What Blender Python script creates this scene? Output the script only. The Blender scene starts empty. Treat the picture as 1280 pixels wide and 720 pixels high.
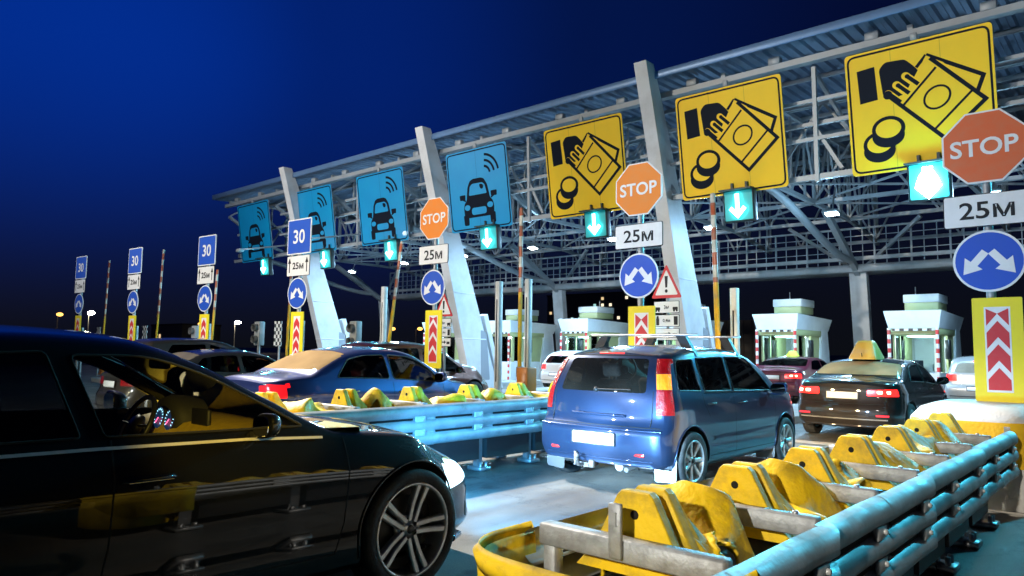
import bpy, bmesh, math, random
from mathutils import Vector, Matrix
from mathutils.bvhtree import BVHTree
from bisect import bisect_right

random.seed(11)
SC = bpy.context.scene
COL = SC.collection
PI = math.pi
R = math.radians

# ------------------------------------------------------------------ materials
MATS = {}
def _nodes(name):
    m = bpy.data.materials.new(name)
    m.use_nodes = True
    nt = m.node_tree
    return m, nt, nt.nodes['Principled BSDF']

def mat(name, col, rough=.5, metal=0., coat=0., noise=0., nscale=6., bump=0., bscale=40., dirt=None, dscale=3., damt=.5,
        emit=None, estr=0., rvar=0., aniso=None):
    """plain surface with optional colour noise, dirt patches, roughness variation and bump"""
    if name in MATS: return MATS[name]
    m, nt, b = _nodes(name)
    N, Lk = nt.nodes, nt.links
    c4 = (*col, 1)
    b.inputs['Base Color'].default_value = c4
    b.inputs['Roughness'].default_value = rough
    b.inputs['Metallic'].default_value = metal
    if coat:
        b.inputs['Coat Weight'].default_value = coat
        b.inputs['Coat Roughness'].default_value = .04
    tc = N.new('ShaderNodeTexCoord')
    out = None
    if noise or dirt:
        n = N.new('ShaderNodeTexNoise'); n.inputs['Scale'].default_value = nscale; n.inputs['Detail'].default_value = 6
        Lk.new(tc.outputs['Object'], n.inputs['Vector'])
        r = N.new('ShaderNodeValToRGB')
        r.color_ramp.elements[0].position = .3; r.color_ramp.elements[1].position = .7
        r.color_ramp.elements[0].color = (*[x*(1-noise) for x in col], 1)
        r.color_ramp.elements[1].color = (*[min(1, x*(1+noise)) for x in col], 1)
        Lk.new(n.outputs['Fac'], r.inputs['Fac']); out = r.outputs['Color']
        if dirt:
            n2 = N.new('ShaderNodeTexNoise'); n2.inputs['Scale'].default_value = dscale; n2.inputs['Detail'].default_value = 8
            n2.inputs['Roughness'].default_value = .65
            Lk.new(tc.outputs['Object'], n2.inputs['Vector'])
            r2 = N.new('ShaderNodeValToRGB')
            r2.color_ramp.elements[0].position = .45; r2.color_ramp.elements[1].position = .72
            r2.color_ramp.elements[0].color = (0, 0, 0, 1); r2.color_ramp.elements[1].color = (damt, damt, damt, 1)
            Lk.new(n2.outputs['Fac'], r2.inputs['Fac'])
            mx = N.new('ShaderNodeMix'); mx.data_type = 'RGBA'
            Lk.new(r2.outputs['Color'], mx.inputs['Factor']); Lk.new(out, mx.inputs['A'])
            mx.inputs['B'].default_value = (*dirt, 1); out = mx.outputs['Result']
        Lk.new(out, b.inputs['Base Color'])
    if rvar:
        n3 = N.new('ShaderNodeTexNoise'); n3.inputs['Scale'].default_value = 4; n3.inputs['Detail'].default_value = 7
        Lk.new(tc.outputs['Object'], n3.inputs['Vector'])
        mr = N.new('ShaderNodeMapRange'); mr.inputs['From Min'].default_value = .3; mr.inputs['From Max'].default_value = .7
        mr.inputs['To Min'].default_value = max(.02, rough-rvar); mr.inputs['To Max'].default_value = min(1, rough+rvar)
        Lk.new(n3.outputs['Fac'], mr.inputs['Value']); Lk.new(mr.outputs['Result'], b.inputs['Roughness'])
    if bump:
        n4 = N.new('ShaderNodeTexNoise'); n4.inputs['Scale'].default_value = bscale; n4.inputs['Detail'].default_value = 6
        Lk.new(tc.outputs['Object'], n4.inputs['Vector'])
        bp = N.new('ShaderNodeBump'); bp.inputs['Strength'].default_value = bump; bp.inputs['Distance'].default_value = .02
        Lk.new(n4.outputs['Fac'], bp.inputs['Height']); Lk.new(bp.outputs['Normal'], b.inputs['Normal'])
    if emit:
        b.inputs['Emission Color'].default_value = (*emit, 1); b.inputs['Emission Strength'].default_value = estr
    MATS[name] = m
    return m

def glass(name, tint=(.5, .55, .55), refl=.07, dust=None, damt=0.):
    if name in MATS: return MATS[name]
    m, nt, b = _nodes(name); N, Lk = nt.nodes, nt.links
    N.remove(b)
    o = N['Material Output']
    t = N.new('ShaderNodeBsdfTransparent'); t.inputs['Color'].default_value = (*tint, 1)
    g = N.new('ShaderNodeBsdfGlossy'); g.inputs['Roughness'].default_value = .02; g.inputs['Color'].default_value = (1, 1, 1, 1)
    f = N.new('ShaderNodeFresnel'); f.inputs['IOR'].default_value = 1.5
    mx = N.new('ShaderNodeMixShader')
    Lk.new(f.outputs['Fac'], mx.inputs['Fac']); Lk.new(t.outputs['BSDF'], mx.inputs[1]); Lk.new(g.outputs['BSDF'], mx.inputs[2])
    sh = mx.outputs['Shader']
    if dust:
        d = N.new('ShaderNodeBsdfDiffuse'); d.inputs['Color'].default_value = (*dust, 1)
        tc = N.new('ShaderNodeTexCoord')
        n = N.new('ShaderNodeTexNoise'); n.inputs['Scale'].default_value = 2.5; n.inputs['Detail'].default_value = 9
        Lk.new(tc.outputs['Object'], n.inputs['Vector'])
        mr = N.new('ShaderNodeMapRange'); mr.inputs['From Min'].default_value = .25; mr.inputs['From Max'].default_value = .75
        mr.inputs['To Min'].default_value = damt*.7; mr.inputs['To Max'].default_value = min(1, damt*1.2)
        Lk.new(n.outputs['Fac'], mr.inputs['Value'])
        m2 = N.new('ShaderNodeMixShader')
        Lk.new(mr.outputs['Result'], m2.inputs['Fac']); Lk.new(sh, m2.inputs[1]); Lk.new(d.outputs['BSDF'], m2.inputs[2])
        sh = m2.outputs['Shader']
    Lk.new(sh, o.inputs['Surface'])
    MATS[name] = m
    return m

def striped(name, cols, period, z0=-1e3, lower=None, axis='Z', rough=.42):
    """two paint colours in even bands along one object axis, optionally plain below z0"""
    if name in MATS: return MATS[name]
    m, nt, b = _nodes(name); N, Lk = nt.nodes, nt.links
    tc = N.new('ShaderNodeTexCoord'); sx = N.new('ShaderNodeSeparateXYZ'); Lk.new(tc.outputs['Object'], sx.inputs['Vector'])
    d = N.new('ShaderNodeMath'); d.operation = 'DIVIDE'; d.inputs[1].default_value = period; Lk.new(sx.outputs[axis], d.inputs[0])
    fr = N.new('ShaderNodeMath'); fr.operation = 'FRACT'; Lk.new(d.outputs[0], fr.inputs[0])
    gt = N.new('ShaderNodeMath'); gt.operation = 'GREATER_THAN'; gt.inputs[1].default_value = .5; Lk.new(fr.outputs[0], gt.inputs[0])
    mx = N.new('ShaderNodeMix'); mx.data_type = 'RGBA'; Lk.new(gt.outputs[0], mx.inputs['Factor'])
    mx.inputs['A'].default_value = (*cols[0], 1); mx.inputs['B'].default_value = (*cols[1], 1); out = mx.outputs['Result']
    if lower:
        g2 = N.new('ShaderNodeMath'); g2.operation = 'GREATER_THAN'; g2.inputs[1].default_value = z0; Lk.new(sx.outputs[axis], g2.inputs[0])
        m2 = N.new('ShaderNodeMix'); m2.data_type = 'RGBA'; Lk.new(g2.outputs[0], m2.inputs['Factor']); m2.inputs['A'].default_value = (*lower, 1); Lk.new(out, m2.inputs['B']); out = m2.outputs['Result']
    n = N.new('ShaderNodeTexNoise'); n.inputs['Scale'].default_value = 6; n.inputs['Detail'].default_value = 8; Lk.new(tc.outputs['Object'], n.inputs['Vector'])
    r = N.new('ShaderNodeMapRange'); r.inputs['From Min'].default_value = .45; r.inputs['From Max'].default_value = .75; r.inputs['To Max'].default_value = .6; Lk.new(n.outputs['Fac'], r.inputs['Value'])
    m3 = N.new('ShaderNodeMix'); m3.data_type = 'RGBA'; Lk.new(r.outputs['Result'], m3.inputs['Factor']); Lk.new(out, m3.inputs['A']); m3.inputs['B'].default_value = (.25, .21, .16, 1)
    Lk.new(m3.outputs['Result'], b.inputs['Base Color']); b.inputs['Roughness'].default_value = rough
    MATS[name] = m
    return m

def checked(name, scale):
    if name in MATS: return MATS[name]
    m, nt, b = _nodes(name); N, Lk = nt.nodes, nt.links
    tc = N.new('ShaderNodeTexCoord'); mp = N.new('ShaderNodeMapping'); mp.inputs['Scale'].default_value = scale; mp.inputs['Location'].default_value = (.003, .25, .003)
    ck = N.new('ShaderNodeTexChecker'); ck.inputs['Scale'].default_value = 1; ck.inputs['Color1'].default_value = (.72, .72, .70, 1); ck.inputs['Color2'].default_value = (.015, .015, .017, 1)
    Lk.new(tc.outputs['Object'], mp.inputs['Vector']); Lk.new(mp.outputs['Vector'], ck.inputs['Vector']); Lk.new(ck.outputs['Color'], b.inputs['Base Color'])
    b.inputs['Roughness'].default_value = .45; MATS[name] = m
    return m

def emis(name, col, s):
    if name in MATS: return MATS[name]
    m, nt, b = _nodes(name)
    b.inputs['Base Color'].default_value = (*[min(.8, c) for c in col], 1)
    b.inputs['Emission Color'].default_value = (*col, 1); b.inputs['Emission Strength'].default_value = s
    MATS[name] = m
    return m

def paint(name, col, metal=.0, rough=.35, dust=0., dustcol=(.22, .19, .15)):
    """car lacquer: clear coat over a base, thin road film thicker towards the sills"""
    if name in MATS: return MATS[name]
    m, nt, b = _nodes(name); N, Lk = nt.nodes, nt.links
    b.inputs['Metallic'].default_value = metal
    b.inputs['Roughness'].default_value = rough
    b.inputs['Specular IOR Level'].default_value = .08 if metal < .3 else .3
    b.inputs['Coat Weight'].default_value = 1.; b.inputs['Coat IOR'].default_value = 1.5
    b.inputs['Base Color'].default_value = (*col, 1)
    tc = N.new('ShaderNodeTexCoord')
    n = N.new('ShaderNodeTexNoise'); n.inputs['Scale'].default_value = 2.2; n.inputs['Detail'].default_value = 10; n.inputs['Roughness'].default_value = .7
    Lk.new(tc.outputs['Object'], n.inputs['Vector'])
    sx = N.new('ShaderNodeSeparateXYZ'); Lk.new(tc.outputs['Object'], sx.inputs['Vector'])
    mr = N.new('ShaderNodeMapRange'); mr.inputs['From Min'].default_value = .15; mr.inputs['From Max'].default_value = 1.0
    mr.inputs['To Min'].default_value = dust; mr.inputs['To Max'].default_value = dust*.25
    Lk.new(sx.outputs['Z'], mr.inputs['Value'])
    mu = N.new('ShaderNodeMath'); mu.operation = 'MULTIPLY'; Lk.new(n.outputs['Fac'], mu.inputs[0]); Lk.new(mr.outputs['Result'], mu.inputs[1])
    mx = N.new('ShaderNodeMix'); mx.data_type = 'RGBA'
    Lk.new(mu.outputs['Value'], mx.inputs['Factor']); mx.inputs['A'].default_value = (*col, 1); mx.inputs['B'].default_value = (*dustcol, 1)
    Lk.new(mx.outputs['Result'], b.inputs['Base Color'])
    m3 = N.new('ShaderNodeMapRange'); m3.inputs['To Min'].default_value = .03; m3.inputs['To Max'].default_value = .03+.5*dust
    Lk.new(mu.outputs['Value'], m3.inputs['Value']); Lk.new(m3.outputs['Result'], b.inputs['Coat Roughness'])
    MATS[name] = m
    return m

# ------------------------------------------------------------------ mesh collector
class MB:
    def __init__(s): s.v = []; s.f = []; s.sm = []
    def add(s, vs, fs, smooth=False, M=None):
        o = len(s.v)
        s.v += [tuple(M @ Vector(p)) if M is not None else tuple(p) for p in vs]
        s.f += [tuple(o+i for i in f) for f in fs]
        s.sm += [smooth]*len(fs)
        return s
    def box(s, c, d, M=None):
        x, y, z = [k/2 for k in d]; cx, cy, cz = c
        vs = [(cx+i*x, cy+j*y, cz+k*z) for i in (-1, 1) for j in (-1, 1) for k in (-1, 1)]
        return s.add(vs, [(0, 1, 3, 2), (4, 6, 7, 5), (0, 4, 5, 1), (2, 3, 7, 6), (0, 2, 6, 4), (1, 5, 7, 3)], False, M)
    def rbox(s, c, d, r=.02, seg=2, M=None):
        """box with rounded edges"""
        bm = bmesh.new(); bmesh.ops.create_cube(bm, size=1)
        for v in bm.verts: v.co = Vector((c[0]+v.co.x*d[0], c[1]+v.co.y*d[1], c[2]+v.co.z*d[2]))
        bmesh.ops.bevel(bm, geom=list(bm.edges), offset=min(r, min(d)*.49), segments=seg, profile=.5, affect='EDGES')
        return s.frombm(bm, True, M)
    def frombm(s, bm, smooth=True, M=None):
        bm.verts.ensure_lookup_table(); bm.verts.index_update()
        s.add([v.co.copy() for v in bm.verts], [[v.index for v in f.verts] for f in bm.faces], smooth, M); bm.free(); return s
    def bar(s, p, q, w, h=None, up=(0, 0, 1)):
        p, q = Vector(p), Vector(q); h = h or w
        d = q-p; L = d.length
        if L < 1e-6: return s
        d /= L; u = Vector(up)
        if abs(d.dot(u)) > .98: u = Vector((0, 1, 0))
        a = d.cross(u).normalized(); b = a.cross(d).normalized()
        vs = [base + a*(i*w/2) + b*(j*h/2) for base in (p, q) for i, j in ((-1, -1), (1, -1), (1, 1), (-1, 1))]
        return s.add(vs, [(3, 2, 1, 0), (4, 5, 6, 7), (0, 1, 5, 4), (1, 2, 6, 5), (2, 3, 7, 6), (3, 0, 4, 7)])
    def tube(s, pts, r, n=8, caps=True, closed=False):
        pts = [Vector(p) for p in pts]; N = len(pts)
        rr = r if isinstance(r, (list, tuple)) else [r]*N
        vs = []; prev = None
        for i, p in enumerate(pts):
            if closed: d = pts[(i+1) % N]-pts[i-1]
            else: d = pts[min(i+1, N-1)]-pts[max(i-1, 0)]
            d.normalize()
            if prev is None:
                u = Vector((0, 0, 1)) if abs(d.z) < .9 else Vector((1, 0, 0))
                a = d.cross(u).normalized()
            else:
                a = (prev-d*prev.dot(d)).normalized()
            prev = a; b = d.cross(a)
            vs += [p+(a*math.cos(2*PI*k/n)+b*math.sin(2*PI*k/n))*rr[i] for k in range(n)]
        fs = []
        for i in range(N if closed else N-1):
            j = (i+1) % N
            fs += [(i*n+k, i*n+(k+1) % n, j*n+(k+1) % n, j*n+k) for k in range(n)]
        s.add(vs, fs, True)
        if caps and not closed:
            s.add(vs[:n], [tuple(range(n-1, -1, -1))]); s.add(vs[-n:], [tuple(range(n))])
        return s
    def lathe(s, prof, n=24, M=None, smooth=True, closed=False):
        """profile of (radius, height) turned about local z"""
        vs = []; m = len(prof)
        for k in range(n):
            a = 2*PI*k/n
            vs += [(r*math.cos(a), r*math.sin(a), z) for r, z in prof]
        fs = []
        for k in range(n):
            k2 = (k+1) % n
            for i in range(m if closed else m-1):
                j = (i+1) % m
                fs.append((k*m+i, k2*m+i, k2*m+j, k*m+j))
        return s.add(vs, fs, smooth, M)
    def prism(s, poly, a, b, M=None, axis='y'):
        """closed 2-d outline extruded from a to b; axis y: outline is (x,z); x: (y,z); z: (x,y)"""
        n = len(poly)
        def P(p, t): return (p[0], t, p[1]) if axis == 'y' else ((t, p[0], p[1]) if axis == 'x' else (p[0], p[1], t))
        vs = [P(p, a) for p in poly]+[P(p, b) for p in poly]
        fs = [tuple(range(n)), tuple(range(2*n-1, n-1, -1))]+[(i, (i+1) % n, n+(i+1) % n, n+i) for i in range(n)]
        return s.add(vs, fs, False, M)
    def stroke(s, pts, w, a, b, closed=False, M=None):
        """a line of width w along 2-d points in the (x,z) plane, extruded in y"""
        N = len(pts); L_, R_ = [], []
        P = [Vector(p) for p in pts]
        for i in range(N):
            if closed: d0, d1 = P[i]-P[i-1], P[(i+1) % N]-P[i]
            else:
                d0 = P[i]-P[i-1] if i else P[1]-P[0]
                d1 = P[i+1]-P[i] if i < N-1 else P[i]-P[i-1]
            d0 = d0.normalized(); d1 = d1.normalized()
            n0 = Vector((-d0.y, d0.x)); n1 = Vector((-d1.y, d1.x)); m = n0+n1
            m = m.normalized() if m.length > 1e-4 else n0
            k = w/2/max(.4, m.dot(n0))
            L_.append(P[i]+m*k); R_.append(P[i]-m*k)
        for i in range(N if closed else N-1):
            j = (i+1) % N
            s.prism([L_[i], L_[j], R_[j], R_[i]], a, b, M)
        return s
    def build(s, name, m, parent=None, fixn=True, loc=None):
        me = bpy.data.meshes.new(name)
        me.from_pydata(s.v, [], s.f); me.validate()
        if len(me.polygons) == len(s.sm): me.polygons.foreach_set('use_smooth', s.sm)
        if fixn:
            bm = bmesh.new(); bm.from_mesh(me); bmesh.ops.recalc_face_normals(bm, faces=bm.faces); bm.to_mesh(me); bm.free()
        me.materials.append(m); me.update()
        o = bpy.data.objects.new(name, me); COL.objects.link(o)
        if parent: o.parent = parent
        if loc: o.location = loc
        return o

def tag(o, label, cat, group=None, kind=None):
    if label: o['label'] = label
    if cat: o['category'] = cat
    if group: o['group'] = group
    if kind: o['kind'] = kind
    return o

def empty(name, loc=(0, 0, 0), rz=0., parent=None):
    o = bpy.data.objects.new(name, None); COL.objects.link(o)
    o.location = loc; o.rotation_euler = (0, 0, rz); o.empty_display_size = .2
    if parent: o.parent = parent
    return o

def copy_tree(o, parent=None):
    c = o.copy(); COL.objects.link(c)
    if parent: c.parent = parent
    for ch in list(o.children): copy_tree(ch, c)
    return c

def curve(pts):
    """monotone cubic through (t, value) points"""
    xs = [p[0] for p in pts]; ys = [p[1] for p in pts]; n = len(xs)
    if n == 1: return lambda t: ys[0]
    d = [(ys[i+1]-ys[i])/(xs[i+1]-xs[i]) for i in range(n-1)]
    m = [d[0]]+[0 if d[i-1]*d[i] <= 0 else 2*d[i-1]*d[i]/(d[i-1]+d[i]) for i in range(1, n-1)]+[d[-1]]
    def f(t):
        if t <= xs[0]: return ys[0]
        if t >= xs[-1]: return ys[-1]
        i = bisect_right(xs, t)-1; h = xs[i+1]-xs[i]; u = (t-xs[i])/h
        return (ys[i]*(1+2*u)*(1-u)**2+h*m[i]*u*(1-u)**2+ys[i+1]*u*u*(3-2*u)+h*m[i+1]*u*u*(u-1))
    return f

def text_mb(txt, size, bold=0., cx=0., cz=0., y0=0., depth=.003, width=None, shear=0.):
    """lettering centred at (cx, cz) in the (x,z) plane, facing -y"""
    cu = bpy.data.curves.new('lettering', 'FONT'); cu.body = txt; cu.size = size; cu.offset = bold
    cu.resolution_u = 4; cu.extrude = 0
    o = bpy.data.objects.new('lettering', cu); COL.objects.link(o)
    dg = bpy.context.evaluated_depsgraph_get()
    me = bpy.data.meshes.new_from_object(o.evaluated_get(dg))
    bpy.data.objects.remove(o); bpy.data.curves.remove(cu)
    xs = [v.co.x for v in me.vertices]; zs = [v.co.y for v in me.vertices]
    x0, x1, z0, z1 = min(xs), max(xs), min(zs), max(zs)
    k = (width/(x1-x0)) if width else 1.
    kz = size*.72/(z1-z0)
    mb = MB()
    mb.add([((v.co.x-(x0+x1)/2)*k+cx, y0-depth, (v.co.y-(z0+z1)/2)*kz+cz) for v in me.vertices], [tuple(p.vertices) for p in me.polygons])
    bpy.data.meshes.remove(me)
    return mb

def inside(p, poly):
    x, y = p; c = False; n = len(poly); j = n-1
    for i in range(n):
        xi, yi = poly[i]; xj, yj = poly[j]
        if (yi > y) != (yj > y) and x < (xj-xi)*(y-yi)/(yj-yi)+xi: c = not c
        j = i
    return c

def rpoly(poly, r=.04, seg=3):
    """outline with rounded corners"""
    out = []; n = len(poly)
    rr = r if isinstance(r, (list, tuple)) else [r]*n
    for i in range(n):
        p0, p, p1 = Vector(poly[i-1]), Vector(poly[i]), Vector(poly[(i+1) % n])
        a, b = p0-p, p1-p; k = min(rr[i], a.length*.45, b.length*.45)
        if k < 1e-4: out.append(tuple(p)); continue
        A, B = p+a.normalized()*k, p+b.normalized()*k
        for q in range(seg+1):
            t = q/seg; out.append(tuple(A*(1-t)**2+p*2*t*(1-t)+B*t*t))
    return out

def rrect(cx, cz, w, h, r=.03, seg=4):
    return rpoly([(cx-w/2, cz-h/2), (cx+w/2, cz-h/2), (cx+w/2, cz+h/2), (cx-w/2, cz+h/2)], r, seg)
def ngon(cx, cz, r, n, a0=0., rz=None):
    rz = rz or r
    return [(cx+r*math.cos(a0+2*PI*i/n), cz+rz*math.sin(a0+2*PI*i/n)) for i in range(n)]
# ------------------------------------------------------------------ vehicles
BLACK = mat('black_plastic', (.012, .012, .013), .55, bump=.15, bscale=200)
RUBBER = mat('rubber', (.018, .018, .018), .8, noise=.4, nscale=9, dirt=(.12, .11, .1), dscale=5, damt=.5, bump=.3, bscale=60)
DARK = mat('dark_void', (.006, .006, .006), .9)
CHROME = mat('chrome_trim', (.7, .7, .7), .12, 1.)
ALLOY = mat('alloy', (.62, .62, .61), .28, .85, noise=.12, nscale=8, dirt=(.2, .18, .15), dscale=7, damt=.45)
ALLOYW = mat('alloy_silver', (.72, .73, .74), .35, .6, dirt=(.25, .23, .2), dscale=6, damt=.5)
SEAT = mat('seat_cloth', (.03, .03, .033), .85, noise=.3, nscale=30, bump=.3, bscale=120)
PLATE = mat('plate_white', (.78, .79, .8), .4, noise=.05, nscale=9)
TAIL = mat('tail_lens', (.20, .004, .006), .22, coat=1., emit=(1, .01, .01), estr=.22, noise=.5, nscale=26, bump=.6, bscale=60)
TAILLIT = mat('tail_lamp_lit', (.6, .02, .02), .2, emit=(1, .010, .008), estr=4.5)
TAILHOT = mat('brake_lamp_lit', (.9, .2, .15), .2, emit=(1, .16, .1), estr=28.)
AMBER = mat('amber_lens', (.6, .15, .01), .25, coat=1, emit=(1, .27, .015), estr=1.5, noise=.5, nscale=26, bump=.6, bscale=60)
LAMP = emis('headlamp_lit', (.62, .86, 1.), 2.6)
LENS = mat('lamp_lens', (.5, .55, .6), .08, .3, coat=1)
GLASS_CAR = glass('car_glass', (.34, .38, .38))
GLASS_CLEAR = glass('car_glass_clear', (.78, .82, .8))
GLASS_DARK = glass('car_glass_dark', (.05, .055, .06))
GLASS_DUST = glass('car_glass_dusty', (.3, .32, .32), dust=(.30, .25, .19), damt=.85)

def make_wheel(parent, loc, r, w, rim_r, style, side, rim_mat, detail=1):
    """tyre with the rim as its own child; axle along x, side = +1 faces +x"""
    Mx = Matrix.Rotation(PI/2*side, 4, 'Y')
    n = 48 if detail > 1 else 28
    t = MB()
    h = w/2
    prof = [(rim_r, -h*.86), (rim_r+.012, -h*.97), (r*.93, -h), (r*.985, -h*.86), (r, -h*.6), (r*.992, -h*.57), (r*.992, -h*.5), (r, -h*.47),
            (r, -h*.1), (r*.99, -h*.06), (r*.99, h*.06), (r, h*.1), (r, h*.47), (r*.992, h*.5), (r*.992, h*.57), (r, h*.6), (r*.985, h*.86), (r*.93, h), (rim_r+.012, h*.97), (rim_r, h*.86)]
    t.lathe(prof, n, Mx)
    tyre = t.build('wheel', RUBBER, parent, loc=loc)
    m = MB()
    m.lathe([(rim_r+.004, h*.80), (rim_r, h*.93), (rim_r-.012, h*.95), (rim_r-.022, h*.82), (rim_r-.03, -h*.7), (rim_r-.026, -h*.8)], n, Mx)
    dish = h*.55
    def spoke(a, w0, w1, off=0., zc=dish, r0=.05, r1=None):
        r1 = r1 or rim_r-.012
        ca, sa = math.cos(a), math.sin(a)
        vs = []
        for rr, ww, zz in ((r0, w0, zc+.01), (rim_r*.55, (w0+w1)/2*.92, zc+.012), (r1, w1, h*.80)):
            for sgn, dz in ((-1, -.03), (-1, 0), (-.6, .008), (.6, .008), (1, 0), (1, -.03)):
                lx, ly = rr, off*(rr/rim_r*.5+.55)+sgn*ww/2
                vs.append((lx*ca-ly*sa, lx*sa+ly*ca, zz+dz))
        fs = [(i*6+k, i*6+k+1, i*6+6+k+1, i*6+6+k) for i in range(2) for k in range(5)]
        m.add(vs, fs, False, Mx)
    if style == 'double5':
        for k in range(5):
            a = PI/2+2*PI*k/5
            spoke(a, .036, .042, .036); spoke(a, .036, .042, -.036)
    elif style == 'seven':
        for k in range(7): spoke(PI/2+2*PI*k/7, .045, .062)
    elif style == 'steel':
        m.lathe([(.02, h*.5), (rim_r*.5, h*.62), (rim_r*.75, h*.5), (rim_r*.97, h*.75)], n, Mx)
    else:
        for k in range(5): spoke(PI/2+2*PI*k/5, .06, .075)
    m.lathe([(.0, dish+.016), (.03, dish+.016), (.036, dish+.008), (.085, dish+.004), (.09, dish-.04)], n, Mx)
    rim = m.build('rim', rim_mat, tyre)
    d = MB()
    d.lathe([(0, -h*.2), (rim_r*.92, -h*.2)], 20, Mx)
    d.lathe([(0, h*.05), (rim_r*.66, h*.05), (rim_r*.68, h*.0), (rim_r*.68, -h*.1)], 28, Mx)
    for k in range(5):
        a = PI/2+PI/5+2*PI*k/5
        d.lathe([(0, dish+.0145), (.013, dish+.0145), (.013, dish+.0)], 10, Mx @ Matrix.Translation((.062*math.cos(a), .062*math.sin(a), 0)))
    d.lathe([(0, dish+.020), (.026, dish+.020), (.028, dish+.016)], 16, Mx)
    d.build('brake_disc', mat('brake_iron', (.05, .045, .04), .5, .6), tyre)
    return tyre

class Car:
    """A lofted shell: stations along the length carry a half section from the keel to the roof line; windows, lamps and
    wheel openings are then cut out of the shell along outlines drawn in side, rear or front view."""
    def __init__(c, name, label, cat, loc, rz, spec, group=None):
        c.s = spec; c.L = spec['L']
        c.root = empty(name, loc, rz); tag(c.root, label, cat, group)
        c.W = curve(spec['W']); c.T = curve(spec['T']); c.B = curve(spec['B']); c.Z = curve(spec['Z'])
        c.yr = curve(spec['rear']); c.yf = curve(spec['front'])
        c.kprof = curve(spec.get('side', [(0, .93), (.12, .985), (.3, 1.), (.55, .995), (.72, .985), (.80, .99), (.9, .965), (1, .94)]))
        c.tum = spec.get('tumble', .36); c.rc = spec.get('rc', .13); c.crown = spec.get('crown', .05)
        c.Wm = max(p[1] for p in spec['W'])
        c.shell()
    # local coordinates: y runs 0 (rear) .. L (front); built shifted by -L/2
    def corner(c, y):
        zb, T = c.Z(y), max(c.T(y), c.Z(y)+.01)
        h = T-zb; cr = min(c.crown, h*.4)
        return c.W(y)*c.kprof(1)-c.tum*(h-cr), T-cr
    def section(c, y):
        W, zb, zB = c.W(y), c.B(y), c.Z(y)
        T = max(c.T(y), zB+.01)
        pts = [(0, zb), (W*.45, zb), (W*.84, zb)]
        M1 = 14
        for i in range(M1+1):
            t = i/M1; pts.append((W*c.kprof(t), zb+(zB-zb)*t+(.0 if t else .0)))
        P0 = Vector((W*c.kprof(1), zB)); cx, cz = c.corner(y); C = Vector((cx, cz)); E = Vector((0, T))
        d0 = C-P0; l0 = d0.length
        r = min(c.rc, l0*.6)
        A = C-d0.normalized()*r if l0 > 1e-5 else C
        e = (E-C); Bq = C+e.normalized()*min(c.rc*1.3, e.length*.4)
        for i in range(1, 8): q = P0.lerp(A, i/7); pts.append((q.x, q.y))
        for i in range(1, 7):
            t = i/6; q = A*(1-t)**2+C*2*t*(1-t)+Bq*t*t; pts.append((q.x, q.y))
        for i in range(1, 9):
            t = i/8; x = Bq.x*(1-t)
            z = Bq.y+(T-Bq.y)*(1-(1-t)**2); pts.append((x, z))
        return pts
    def bow(c, x): return 1-min(1, abs(x)/c.Wm)**2.2
    def warp(c, y, z, x=0.):
        L = c.L; d = c.s.get('dr', .7); e = c.s.get('df', .7)
        br, bf = c.s.get('bulge_r', .1), c.s.get('bulge_f', .18)
        if y < d:
            k = y/d; y = c.yr(z)+br*(1-c.bow(x))+k*(d-c.yr(z)-br*(1-c.bow(x)))
        elif y > L-e:
            k = (y-(L-e))/e; y = (L-e)+k*(c.yf(z)-bf*(1-c.bow(x))-(L-e))
        return y
    def shell(c):
        L = c.L; ys = []
        N = c.s.get('N', 76)
        ys = [L*i/N for i in range(N+1)]
        for v in (.012, .03, .1): ys += [v, L-v]
        ys = sorted(set(round(v, 4) for v in ys))
        bm = bmesh.new(); rows = []
        for y in ys:
            sec = c.section(y); m = len(sec)
            row = []
            for i in range(m-1, 0, -1):
                x, z = sec[i]
                row.append(bm.verts.new((-x, c.warp(y, z, x)-L/2, z)))
            row.append(bm.verts.new((0, c.warp(y, sec[0][1])-L/2, sec[0][1])))
            for i in range(1, m-1):
                x, z = sec[i]; row.append(bm.verts.new((x, c.warp(y, z, x)-L/2, z)))
            rows.append(row)
        n = len(rows[0])
        for a, b in zip(rows, rows[1:]):
            for k in range(n):
                k2 = (k+1) % n
                try: bm.faces.new((a[k], a[k2], b[k2], b[k]))
                except ValueError: pass
        # rounded end caps: rows between matching left and right points
        for row, sg, bulge in ((rows[0], -1, c.s.get('bulge_r', .1)), (rows[-1], 1, c.s.get('bulge_f', .18))):
            m = n//2+1   # index 0 top centre, n/2 keel centre
            half = n//2
            prevr = None; K = 14
            for i in range(0, half+1):
                Lv = row[i]; Rv = row[(n-i) % n]
                if Lv is Rv: cur = [Lv]
                else:
                    cur = [Lv]
                    for k in range(1, K):
                        t = k/K; p = Lv.co.lerp(Rv.co, t)
                        p = p.copy(); p.y += sg*bulge*(c.bow(p.x)-c.bow(Lv.co.x))
                        cur.append(bm.verts.new(p))
                    cur.append(Rv)
                if prevr is not None:
                    if len(prevr) == 1 and len(cur) > 1:
                        # bulge the pole too
                        for k in range(len(cur)-1): bm.faces.new((prevr[0], cur[k], cur[k+1]))
                    elif len(cur) == 1:
                        for k in range(len(prevr)-1): bm.faces.new((prevr[k], cur[0], prevr[k+1]))
                    else:
                        for k in range(len(cur)-1): bm.faces.new((prevr[k], cur[k], cur[k+1], prevr[k+1]))
                prevr = cur
        bmesh.ops.recalc_face_normals(bm, faces=bm.faces)
        c.bm = bm
        c.bvh = BVHTree.FromBMesh(bm)
    def hit(c, o, d):
        p, nrm, _, _ = c.bvh.ray_cast(Vector(o), Vector(d))
        return p, nrm
    def side(c, y, z, sg=1):
        p, nrm = c.hit((3*sg, y-c.L/2, z), (-sg, 0, 0))
        return p, nrm
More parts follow.
